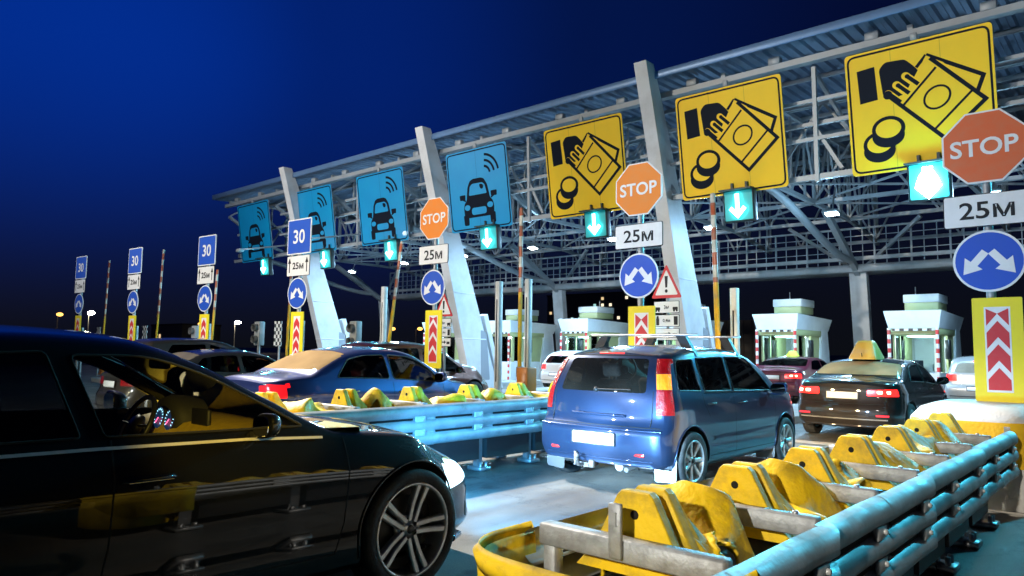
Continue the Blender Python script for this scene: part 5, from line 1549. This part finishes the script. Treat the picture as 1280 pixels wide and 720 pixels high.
# ------------------------------------------------------------------ boards over the lanes
CYANL = (.07, .70, 1.)
BLUEB = mat('board_blue', (.0, .27, .58), .42, noise=.05, nscale=.8, dirt=(.0, .34, .60), dscale=1.2, damt=.5, coat=.2)
YELB = mat('board_amber', (.94, .59, .006), .65, noise=.04, nscale=.8, dirt=(.80, .54, .02), dscale=1.1, damt=.5)
INK = mat('board_ink', (.006, .010, .020), .6)
INK.node_tree.nodes['Principled BSDF'].inputs['Specular IOR Level'].default_value = .08
SBACK = mat('board_back', (.3, .31, .32), .5, .4)
def board(kind, x, label, w=2.98, h=2.88):
    root = empty('lane_board', (x, 17.98, 7.2)); root.rotation_euler = (R(8.5), 0, 0)
    tag(root, label, 'lane sign', 'boards hung over the toll lanes')
    face = YELB if kind else BLUEB
    f = MB(); f.prism(rrect(0, 0, w, h, .10, 4), 0, .03); s = f.build('board', SBACK, root)
    MB().prism(rrect(0, 0, w, h, .10, 4), -.006, -.0005).build('board_face', face, s)
    bd = MB(); bd.stroke(rrect(0, 0, w-.14, h-.14, .16, 5), .045, -.010, -.006, True); bd.build('border', INK, s)
    def p(u, v): return ((u-.5)*w, (.5-v)*h)
    i1, i2 = MB(), MB()
    if not kind:
        body = [(.30, .62), (.33, .46), (.375, .385), (.43, .365), (.56, .365), (.61, .385), (.655, .46), (.685, .62), (.725, .66), (.74, .72), (.735, .80), (.72, .84), (.265, .84), (.25, .80), (.245, .72), (.26, .66)]
        i1.prism(rpoly([p(*q) for q in body], .05, 3), -.010, -.006)
        for u in (.275, .71):
            i1.prism(rpoly([p(u-.045, .80), p(u+.045, .80), p(u+.04, .93), p(u-.04, .93)], .06, 3), -.0095, -.006)
        for u, d in ((.235, -1), (.75, 1)):
            i1.prism(rpoly([p(u-.05, .545), p(u+.05, .545), p(u+.045, .61), p(u-.045, .61)], .04, 3), -.010, -.006)
            i1.stroke([p(u, .60), p(u-.05*d, .625)], .06, -.0105, -.006)
        i2.prism(rpoly([p(.345, .565), p(.37, .455), p(.41, .425), p(.575, .425), p(.615, .455), p(.64, .565)], .05, 3), -.013, -.010)
        i2.prism(ngon(*p(.305, .71), .14, 18, 0, .10), -.013, -.010); i2.prism(ngon(*p(.68, .71), .14, 18, 0, .10), -.013, -.010)
        i2.prism(rrect(*p(.495, .765), .72, .25, .11), -.013, -.010)
        i1.prism(ngon(*p(.565, .475), .085, 16), -.016, -.013)
        i1.prism(rrect(*p(.548, .46), .10, .10, .01), -.0158, -.013)
        for rr in (.21, .36, .51):
            c0 = p(.62, .335); i1.stroke([(c0[0]+rr*1.35*math.cos(a), c0[1]+rr*1.35*math.sin(a)) for a in [R(8+76*q/10) for q in range(11)]], .085, -.010, -.006)
        s2 = s
    else:
        i1.prism([p(.085, .145), p(.215, .135), p(.225, .405), p(.095, .415)], -.010, -.006)
        i1.prism(rpoly([p(.245, .17), p(.29, .12), p(.43, .13), p(.49, .20), p(.585, .345), p(.55, .42), p(.44, .40), p(.31, .42), p(.265, .39)], .07, 3), -.010, -.006)
        # notes: two overlapping sheets
        B = [p(.305, .40), p(.665, .80), p(.935, .555), p(.685, .22)]
        A2 = [p(.575, .135), p(.93, .375), p(.86, .56)]
        i1.stroke(A2, .085, -.0095, -.006); i1.stroke([p(.575, .135), p(.505, .215)], .07, -.0095, -.006)
        i2.prism([p(.43, .38), p(.665, .80), p(.935, .555), p(.685, .22), p(.575, .14)], -.012, -.0101)
        i1.stroke([p(.29, .38), p(.665, .80), p(.935, .555), p(.60, .165)], .085, -.016, -.012)
        i1.stroke([p(.40, .49), p(.635, .245)], .05, -.016, -.012); i1.stroke([p(.60, .72), p(.855, .475)], .05, -.016, -.012)
        e = [(p(.63, .475)[0]+.27*math.cos(a)*.8-.23*math.sin(a)*.6, p(.63, .475)[1]+.27*math.cos(a)*.6+.23*math.sin(a)*.8) for a in [2*PI*q/28 for q in range(28)]]
        i1.stroke(e, .045, -.016, -.012, True)
        # finger row
        for q, (u, v) in enumerate(((.300, .375), (.362, .318), (.428, .262))):
            a0, a1 = p(u, v), p(u+.105, v+.115)
            i2.stroke([a0, a1], .17, -.014-.0001*q, -.010); i2.prism(ngon(*a0, .085, 14), -.0143-.0001*q, -.010)
            i1.stroke([p(u+.012, v+.006), p(u+.085, v+.085)], .085, -.0165-.0001*q, -.012); i1.prism(ngon(*p(u+.012, v+.006), .05, 12), -.0168-.0001*q, -.012)
        i1.prism(ngon(*p(.298, .385), .10, 14), -.0185, -.0175)
        # coins
        for dx, dz, top in ((.215, .765, 0), (.285, .655, 1)):
            cx, cz = p(dx, dz); t = .003*top+.006
            i1.prism([(q[0], q[1]) for q in ngon(cx-.01, cz-.15, .345, 30, 0, .27)], -.010-.006*top, -.006)
            i1.prism([(q[0], q[1]) for q in ngon(cx, cz, .355, 30, 0, .30)], -.0105-.006*top, -.006)
            i2.prism([(q[0], q[1]) for q in ngon(cx, cz+.01, .27, 30, 0, .21)], -.0125-.006*top, -.0105-.006*top)
    i1.build('symbol', INK, s); i2.build('symbol_field', face, s)
    for sx in ((-.5, .5) if kind else (0.,)):
        sm = MB(); sm.box((sx, -.0058, 0), (.012, .004, h-.02)); sm.build('panel_seam', mat('seam_amber', (.55, .38, .01), .6) if kind else mat('seam_blue', (.0, .14, .32), .6), s)
    br = MB()
    for sx in (-.9, .9):
        br.bar((sx, .03, h/2-.1), (sx, .38, h/2-.02), .07); br.bar((sx, .03, -h/2+.3), (sx, .32, -h/2+.42), .07)
        br.bar((sx, .05, -h/2+.1), (sx, .05, h/2-.05), .06)
    br.rbox((0, .02, h/2+.09), (.14, .08, .16), .01, 1)
    br.build('hanger', STEEL, root)
    return root
names = [(1, -3.70, 'amber hand-and-banknotes board above the black taxi, largest of the three'), (1, -8.22, 'amber hand-and-banknotes board between two leaning columns, above the red taxi'), (1, -12.98, 'amber hand-and-banknotes board overlapped by the middle stop sign'),
         (0, -17.62, 'blue car-and-waves board next to the first amber one, largest of the blue boards'), (0, -23.05, 'blue car-and-waves board between the furthest stop sign and a 30 sign'), (0, -27.85, 'blue car-and-waves board partly covered by a 30 sign'), (0, -33.05, 'blue car-and-waves board at the far end of the canopy')]
for kind, x, lab in names: board(kind, x, lab)

LIGHTS = []
def light(kind, name, loc, power, col, size=.3, aim=None, spot=None, blend=.5, par=None, soft=None):
    d = bpy.data.lights.new(name, kind); d.energy = power; d.color = col
    if kind == 'AREA': d.size = size
    elif kind != 'SUN': d.shadow_soft_size = size
    if kind == 'SPOT': d.spot_size = R(spot or 90); d.spot_blend = blend
    o = bpy.data.objects.new(name, d); COL.objects.link(o); o.location = loc
    if aim is not None: o.rotation_euler = (Vector(aim)-Vector(loc)).to_track_quat('-Z', 'Y').to_euler()
    return o
SIGL = {0: 900}
def signal(x, label, s=60, hot=0, pw=90):
    root = empty('lane_signal', (x, 18.05, 5.42)); root.rotation_euler = (R(6), 0, 0); tag(root, label, 'lane signal', 'green arrow signals under the boards')
    b = MB(); b.rbox((0, .12, 0), (.86, .22, .88), .04, 2); bx = b.build('housing', mat('signal_housing', (.015, .03, .033), .5), root)
    f = MB(); f.prism(rrect(0, 0, .76, .78, .03), .004, .009); f.build('signal_lens', mat('signal_lens_hot', (.03, .5, .55), .5, emit=(.0, .6, .7), estr=.5) if hot else mat('signal_lens', (.03, .42, .46), .5, emit=(.0, .45, .50), estr=.10), bx)  # teal colour and weak emission imitate the glow round the arrow
    h = MB(); h.prism([(-.44, .40), (.44, .40), (.44, .44), (-.44, .44)], -.22, .02); h.bar((-.2, .12, .44), (-.2, .12, .62), .06); h.bar((.2, .12, .44), (.2, .12, .62), .06); h.build('visor', mat('signal_housing', (0, 0, 0)), bx)
    a = MB(); w = .11 if not hot else .2
    a.stroke([(0, .31), (0, -.22)], w, -.075, -.055); a.stroke([(-.20, -.06), (0, -.27), (.20, -.06)], w, -.077, -.053)
    a.bar((0, -.055, .2), (0, .004, .2), .015, .015)
    if hot: a.prism(rpoly([(-.27, -.12), (0, -.36), (.27, -.12), (.16, .16), (0, .33), (-.16, .16)], .12, 4), -.080, -.0765)  # blob shape stands in for the glare over the arrow
    a.build('arrow', emis('arrow_green_hot' if hot else 'arrow_green', (.22, 1., .95) if not hot else (.5, 1., .97), s), bx)
    l = light('SPOT', 'signal_light', (x, 17.78, 5.35), pw, CYANL, .15, (x, 2, 0.5) if not hot else (-5.2, 6, 0), 150 if not hot else 46, .6)
    if hot: light('POINT', 'signal_glow', (x, 17.3, 5.2), 120, CYANL, .2)  # added point light for the cyan glare round the hot signal
    return root
sl = ['green down-arrow signal glaring white under the largest amber board', 'green down-arrow signal under the middle amber board', 'green down-arrow signal under the amber board behind the stop sign',
      'green down-arrow signal below the largest blue board', 'green down-arrow signal above a tilted boom arm', 'green down-arrow signal beside the furthest leaning column', 'green down-arrow signal under the last blue board']
for i, (x, lab) in enumerate(zip((-3.56, -8.02, -12.62, -17.15, -22.5, -27.02, -32.13), sl)):
    signal(x, lab, 40 if i == 0 else 10, i == 0, (SIGW if i == 0 else 420))
signal(1.05, 'green down-arrow signal over the lane beyond the white block, outside the picture', 30, 0, SIGW2)
board(1, 1.0, 'amber hand-and-banknotes board over the lane beyond the white block, outside the picture')

# ------------------------------------------------------------------ floodlights in the roof and over the boards
FL = emis('flood_lens', (.85, .95, 1.), 60)
for i, (x, y, z, lab) in enumerate(((-3.0, 23, 5.9, 'the booth nearest the white block'), (-7.2, 23, 5.85, 'the second toll booth'), (-11.24, 23, 5.83, 'the red taxi'), (-15.26, 23, 5.8, 'the lane of the middle amber board'),
     (-19.26, 23, 5.8, 'the white hatchback'), (-23.4, 23, 5.8, 'the lane of the tilted boom'), (-27.58, 23, 5.76, 'the lane of the far leaning column'), (-31.86, 23, 5.6, 'the last lane'))):
    b = MB(); b.rbox((0, 0, .05), (.42, .30, .10), .02, 2); b.bar((0, 0, .1), (0, .1, .95), .04)
    o = b.build('floodlight', GALV, None, loc=(x, y, z)); o.rotation_euler = (R(-16), 0, 0); tag(o, 'square white floodlight shining under the canopy above '+lab, 'floodlight', 'floodlights under the canopy')
    MB().prism(rrect(0, 0, .36, .24, .03), -.006, 0., axis='z').build('lens', FL, o)
    light('POINT', 'truss_fill', (x, y-.35, z-.45), 130, (.38, .72, 1.), .2)  # added point light that lifts the trusses from below
    light('SPOT', 'flood_light', (x, y-.05, z-.12), FLOODW, (.36, .68, 1.), .2, (x, y-2, 0), 165, .4)
for i, (x, lab) in enumerate(((-24.9, 'in front of a blue board'), (-29.9, 'over a blue 30 sign'))):
    b = MB(); b.tube([(0, 3.0, .65), (0, .1, .05)], .035, 8); b.rbox((0, 0, 0), (.34, .22, .14), .03, 2)
    o = b.build('sign_floodlight', STEEL, None, loc=(x, 15.6, 5.75)); tag(o, 'board lamp on a thin arm '+lab, 'floodlight', 'lamps on arms before the boards')
    light('SPOT', 'board_light', (x+.1, 15.5, 5.9), BOARDW, (.95, .98, 1.), .12, (x+.6, 18, 7.1), 150, .7)

# ------------------------------------------------------------------ toll booths
BW = mat('booth_white', (.74, .75, .76), .4, 0, noise=.03, nscale=2, dirt=(.5, .5, .48), dscale=1.5, damt=.4)
BO = mat('booth_olive', (.40, .42, .20), .5, dirt=(.3, .3, .18), dscale=2, damt=.5)
BGL = glass('booth_glass', (.7, .8, .82))
STR = mat('stripe_red', (.6, .03, .03), .4)
def booth(x, y, label):
    root = empty('toll_booth', (x, y, 0)); tag(root, label, 'toll booth', 'toll booths on the islands')
    w, L, h = 1.30, 3.1, 2.36
    m = MB()
    m.box((0, .05, .55), (w, .06, .86)); m.box((0, L-.04, h/2+.05), (w, .08, h-.1))
    for sx in (-1, 1):
        m.box((sx*(w/2-.03), L/2, .55), (.06, L-.2, .86))
        m.prism([(L-1.05, .14), (L+.35, .14), (L-.02, 2.5), (L-.62, 2.5)], sx*(w/2+.002), sx*(w/2+.075), axis='x')
    wall = m.build('wall', BW, root)
    o = MB()
    for sx in (-1, 1):
        o.box((sx*(w/2-.03), L*.62, 1.62), (.058, .9, 1.28)); o.box((sx*(w/2-.03), .20, 1.62), (.058, .12, 1.28)); o.box((sx*(w/2-.03), .86, 1.62), (.058, .09, 1.28))
    o.rbox((0, L/2, h-.06), (w+.10, L+.1, .26), .02, 1)
    o.build('olive_panel', BO, wall)
    MB().prism(rrect(0, 1.58, w-.22, 1.2, .02), .03, .036).build('front_window', BGL, root)
    for sx in (-1, 1):
        g = MB(); g.box((sx*(w/2-.03), .53, 1.62), (.012, .55, 1.2)); g.build('side_window', BGL, root)
        g = MB(); g.rbox((sx*(w/2+.03), 1.35, 1.72), (.14, .26, .62), .015, 1); g.build('card_reader', mat('reader_black', (.02, .02, .022), .3), root)
    r = MB(); a0, a1 = (w/2+.06, -.08, L+.1), (w/2+.17, -.24, L+.25)
    vs = []
    for (hw, yf, yb), z in ((a0, h+.02), (a1, 2.93)): vs += [(-hw, yf, z), (hw, yf, z), (hw, yb, z-(.10 if z > 2.5 else 0)), (-hw, yb, z-(.10 if z > 2.5 else 0))]
    r.add(vs, [(0, 1, 5, 4), (1, 2, 6, 5), (2, 3, 7, 6), (3, 0, 4, 7), (4, 5, 6, 7), (3, 2, 1, 0)])
    rf = r.build('roof', BW, root)
    q = MB(); q.rbox((.05, 1.5, 3.12), (.98, 1.3, .26), .02, 1); q.build('roof_unit_base', BO, rf)
    q = MB(); q.rbox((.05, 1.5, 3.38), (1.04, 1.36, .27), .02, 1); q.build('roof_unit', BW, rf)
    MB().box((0, -.095, h-.03), (w-.10, .02, .07)).build('check_strip', striped('check_strip', ((.7, .7, .68), (.015, .015, .016)), .26, axis='X'), rf)
    for sx in (-1, 1):
        p = MB(); p.tube([(sx*(w/2+.03), -.17, 0), (sx*(w/2+.03), -.17, h+.02)], .05, 10); po = p.build('guard_pole', striped('guard_stripes', ((.72, .72, .70), (.6, .03, .03)), .29), root)
    d = MB(); d.rbox((0, .55, 1.0), (w-.2, .5, .05), .01, 1); d.build('desk', BW, root)
    mo = MB(); mo.rbox((-.05, .35, 1.22), (.42, .04, .30), .01, 1); mo.rbox((-.05, .38, 1.06), (.12, .1, .08), .01, 1); mo.build('monitor', mat('monitor_back', (.03, .05, .09), .4), root)
    pp = MB(); pp.box((.3, .5, 1.1), (.22, .2, .14)); pp.box((.35, .6, 1.2), (.1, .14, .1)); pp.build('papers', mat('papers', (.7, .7, .68), .7), root)
    lp = MB(); lp.rbox((0, L*.4, h-.22), (.7, 1.2, .04), .01, 1); lp.build('ceiling_lamp', emis('booth_lamp', (.75, .95, 1.), 9), root)
    light('POINT', 'booth_light', (x, y+.9, 1.95), 110, (.62, .92, 1.), .15)
    c = MB(); c.tube([(-w/2+.2, L*.8, 2.9), (-w/2+.2, L*.8, 3.9)], .02, 6); c.build('aerial', GALV, rf)
    return root
for x, lab in ((-5.60, 'white toll booth with a lit window behind the dusty silver estate car'), (-9.95, 'white toll booth with a lit window beyond the red taxi'), (-14.35, 'white toll booth mostly hidden behind the roof bars of the blue people carrier'),
               (-18.85, 'white toll booth just left of the middle stop sign post'), (-23.3, 'white toll booth beside the leaning column with the raking leg'), (-27.9, 'white toll booth furthest along the row')):
    booth(x, 25.5, lab)

# ------------------------------------------------------------------ boom barriers, posts, boards on the islands
BOOMY = mat('boom_yellow', (.80, .46, .015), .4, dirt=(.4, .28, .06), dscale=5, damt=.5)
BOOMO = mat('cabinet_orange', (.62, .20, .02), .45, dirt=(.3, .14, .05), dscale=5, damt=.5)
def boom(x, y, ztop, label, lean=0.):
    root = empty('boom_barrier', (x, y, 0)); tag(root, label, 'boom barrier', 'raised boom barriers')
    c = MB(); c.rbox((.10, .1, .62), (.34, .36, .98), .03, 2); c.rbox((.10, .1, .14), (.42, .44, .06), .01, 1); cab = c.build('cabinet', BOOMO, root)
    d = MB(); d.rbox((.10, -.085, .62), (.26, .012, .7), .004, 1); d.rbox((.18, -.095, .75), (.03, .02, .10), .004, 1); d.build('cabinet_door', mat('cabinet_door', (.55, .18, .02), .4), cab)
    M = Matrix.Translation((-.02, -.02, 1.0)) @ Matrix.Rotation(lean, 4, 'Y')
    L = ztop-1.0
    a = MB(); a.rbox((0, 0, L/2), (.10, .06, L), .015, 1, M); arm = a.build('arm', striped('boom_stripes', ((.62, .60, .52), (.45, .09, .03)), .50, 2.9, (.78, .45, .015)), root)
    h = MB(); h.rbox((0, .02, 0), (.18, .12, .26), .02, 1, M); h.build('hub', GALV, root)
for x, y, z, lean, lab in ((-6.32, 13.3, 4.7, R(-1.5), 'raised boom arm before the middle amber board, yellow below and banded above'), (-11.22, 13.0, 4.95, 0, 'upright raised boom over an orange cabinet left of the blue people carrier'), (-16.35, 13.1, 4.6, R(9), 'raised boom leaning to the right before the blue boards'),
    (-21.1, 12.8, 4.57, R(2), 'raised boom just left of the 30 sign in front of the canopy'), (-26.75, 13.0, 4.45, R(4), 'raised boom behind the 30 sign at the grimy off-roader'), (-32.25, 13.2, 5.7, R(4), 'tall raised boom between two 30 signs against the sky'), (-37.8, 13.0, 5.6, R(3), 'raised boom furthest from the canopy')):
    boom(x, y, z, lab, lean)
for x, y, z, lab in ((-11.95, 13.0, 3.2, 'tall square post left of the upright boom'), (-11.3, 13.35, 3.25, 'tall square post behind the upright boom'), (-6.15, 13.6, 2.8, 'square post at the raised boom under the middle amber board'), (-16.55, 13.1, 3.3, 'square post beside the leaning boom')):
    p = MB(); p.rbox((0, 0, z/2), (.14, .14, z), .012, 1); p.rbox((0, 0, .17), (.3, .3, .03), .008, 1)
    o = p.build('sensor_post', mat('post_white', (.66, .66, .64), .45, dirt=(.4, .39, .36), dscale=4, damt=.5), None, loc=(x, y, 0)); tag(o, lab, 'post', 'sensor posts beside the booms')
    s = MB(); s.box((0, -.072, .55+(z-.8)/2), (.03, .008, z-1.2)); s.build('sensor_strip', BLACK, o)
def checker(x, y, z0, z1, label):
    p = MB(); p.tube([(0, 0, 0), (0, 0, z1)], .035, 8); o = p.build('checker_board', POLE, None, loc=(x, y, 0)); tag(o, label, 'marker board', 'checkered marker boards')
    w, h = .46, z1-z0
    MB().box((0, -.06, (z0+z1)/2), (w, .02, h)).build('board', checked('checker_pattern', (1/.115, 0, 1/.1215)), o)
for x, lab in ((-38.9, 'checkered board furthest left beside a raised boom'), (-33.35, 'checkered board between two 30 signs, above the off-roader'), (-22.3, 'checkered board left of the raised boom at the canopy'), (-28.0, 'checkered board behind the chevrons of the 30 sign at the off-roader')): checker(x, 13.2, 1.55, 2.40, lab)
def sigbox(x, y, z, label):
    p = MB(); p.tube([(0, 0, 0), (0, 0, z-.3)], .05, 8); o = p.build('lane_light', POLE, None, loc=(x, y, 0)); tag(o, label, 'traffic light', 'small unlit lane lights')
    b = MB(); b.rbox((0, 0, z), (.34, .22, .82), .03, 2); b.build('housing', mat('light_grey_box', (.35, .36, .36), .5), o)
    for dz in (.2, -.2):
        h = MB(); h.lathe([(.125, 0), (.13, .14), (.122, .14), (.118, 0)], 16, Matrix.Translation((0, -.11, z+dz)) @ Matrix.Rotation(PI/2, 4, 'X')); h.lathe([(0, .005), (.118, .005)], 16, Matrix.Translation((0, -.11, z+dz)) @ Matrix.Rotation(PI/2, 4, 'X')); h.build('lamp_hood', mat('hood_grey', (.12, .12, .12), .5), o)
for x, z, lab in ((-23.1, 1.98, 'unlit grey lane light above the dark saloon'), (-27.9, 1.9, 'unlit grey lane light beside the off-roader'), (-17.6, 1.9, 'unlit grey lane light above the roof of the navy saloon')): sigbox(x, 12.9, z, lab)

# ------------------------------------------------------------------ far lamps and town
SOD = emis('sodium_lamp', (1., .50, .10), 3.)
WHI = emis('white_lamp', (1., .85, .6), 200)
def far_lamp(x, y, h, label, m, s=1.):
    p = MB(); p.tube([(0, 0, 0), (0, 0, h), (.4, 0, h+.3), (1.3, 0, h+.35)], [.14, .09, .06, .05], 8)
    o = p.build('street_lamp', mat('lamp_pole', (.2, .2, .2), .6), None, loc=(x, y, -.06)); tag(o, label, 'street lamp', 'street lamps far behind')
    bm = bmesh.new(); bmesh.ops.create_uvsphere(bm, u_segments=12, v_segments=8, radius=.55*s)
    MB().frombm(bm, True, Matrix.Translation((1.5, 0, h+.25)) @ Matrix.Scale(.6, 4, (0, 0, 1))).build('lamp_head', m, o)
for a in FARL(): far_lamp(*a)
def block(x, y, w, d, h, label, seed, glow=.5):
    rnd = random.Random(seed)
    root = empty('apartment_building', (x, y, 0)); tag(root, label, 'building', 'buildings of the town far behind')
    MB().box((0, 0, h/2), (w, d, h)).build('wall', mat('far_wall', (.10, .10, .11), .8), root)
    rr = MB(); rr.box((0, 0, h+.3), (w*1.02, d*1.02, .6)); rr.build('roof', mat('far_roof', (.05, .05, .05), .9), root)
    n = 0
    cols, rows = int(w/4.5), int(h/3.2)
    for i in range(cols):
        for j in range(rows):
            if n < 60 and rnd.random() < glow*.5:
                n += 1
                MB().box((-w/2+w*(i+.5)/cols, -d/2-.05, 2+3.2*j), (1.5, .06, 1.4)).build('window', mat('lit_window_%d' % rnd.randint(0, 2), (.5, .45, .35), .5, emit=[(1, .7, .35), (1, .85, .6), (.5, .95, .9)][n % 3], estr=rnd.uniform(.5, 1.6)), root)
for a in FARB: block(*a)
# low building behind the booths
FENCE = mat('cladding_brown', (.20, .15, .10), .7, noise=.1, nscale=1)
wb = MB(); wb.rbox((0, 0, 2.2), (9, 5, 4.4), .05, 1); o = wb.build('service_building', FENCE, None, loc=(-26.5, 62, 0)); tag(o, 'long low brown building behind the second toll booth', 'building')
s = MB()
for i in range(12): s.box((-4.2+i*.76, -2.53, 2.2), (.08, .06, 4.3))
s.build('cladding_rib', mat('rib_brown', (.14, .10, .07), .7), o)

# ------------------------------------------------------------------ light
w = bpy.data.worlds.new('World'); SC.world = w; w.use_nodes = True
nt = w.node_tree; N, Lk = nt.nodes, nt.links
bg = N['Background']
tc = N.new('ShaderNodeTexCoord')
dot = N.new('ShaderNodeVectorMath'); dot.operation = 'DOT_PRODUCT'
Lk.new(tc.outputs['Generated'], dot.inputs[0]); dot.inputs[1].default_value = Vector(SKYDIR).normalized()
rmp = N.new('ShaderNodeValToRGB'); e = rmp.color_ramp.elements
rmp.color_ramp.interpolation = 'EASE'
e[0].position = .0; e[0].color = (.0012, .0025, .010, 1)
e[1].position = 1.; e[1].color = (.0006, .026, .27, 1)
for pos, colr in SKYRAMP: q = e.new(pos); q.color = (*colr, 1)
mrr = N.new('ShaderNodeMapRange'); mrr.inputs['From Min'].default_value = -.2; mrr.inputs['From Max'].default_value = 1.
Lk.new(dot.outputs['Value'], mrr.inputs['Value']); Lk.new(mrr.outputs['Result'], rmp.inputs['Fac'])
sx = N.new('ShaderNodeSeparateXYZ'); Lk.new(tc.outputs['Generated'], sx.inputs['Vector'])
hz = N.new('ShaderNodeMapRange'); hz.inputs['From Min'].default_value = -.02; hz.inputs['From Max'].default_value = .38; hz.interpolation_type = 'SMOOTHSTEP'
Lk.new(sx.outputs['Z'], hz.inputs['Value'])
mx = N.new('ShaderNodeMix'); mx.data_type = 'RGBA'
Lk.new(hz.outputs['Result'], mx.inputs['Factor']); mx.inputs['A'].default_value = (.0035, .0042, .0065, 1); Lk.new(rmp.outputs['Color'], mx.inputs['B'])
# a twilight Nishita sky, sun far below the horizon, adds its faint scatter
sky = N.new('ShaderNodeTexSky'); sky.sky_type = 'NISHITA'; sky.sun_disc = False; sky.sun_elevation = R(-6); sky.sun_rotation = R(250)
ad = N.new('ShaderNodeMix'); ad.data_type = 'RGBA'; ad.blend_type = 'ADD'; ad.inputs['Factor'].default_value = .02
Lk.new(mx.outputs['Result'], ad.inputs['A']); Lk.new(sky.outputs['Color'], ad.inputs['B'])
Lk.new(ad.outputs['Result'], bg.inputs['Color']); bg.inputs['Strength'].default_value = 1.0

for o in LIGHTSPEC: light(*o[:5], **o[5])

# ------------------------------------------------------------------ camera and render
cam = bpy.data.cameras.new('Camera'); co = bpy.data.objects.new('Camera', cam); COL.objects.link(co)
cam.sensor_width = 36; cam.lens = 900/1280*36; cam.clip_end = 6000; cam.clip_start = .05
M3 = Matrix(CAMROT)
co.matrix_world = Matrix.Translation((0, 0, 1.5)) @ M3.to_4x4()
SC.camera = co
vs_ = SC.view_settings; vs_.view_transform = 'Standard'; vs_.look = 'None'; vs_.exposure = 0; vs_.gamma = 1; vs_.use_curve_mapping = False
SC.render.engine = 'CYCLES'
cy = SC.cycles; cy.use_denoising = True; cy.max_bounces = 8; cy.diffuse_bounces = 3; cy.glossy_bounces = 4; cy.transparent_max_bounces = 12; cy.transmission_bounces = 4
cy.sample_clamp_indirect = 6; cy.sample_clamp_direct = 0; cy.caustics_reflective = False; cy.caustics_refractive = False
try: cy.use_light_tree = True
except Exception: pass
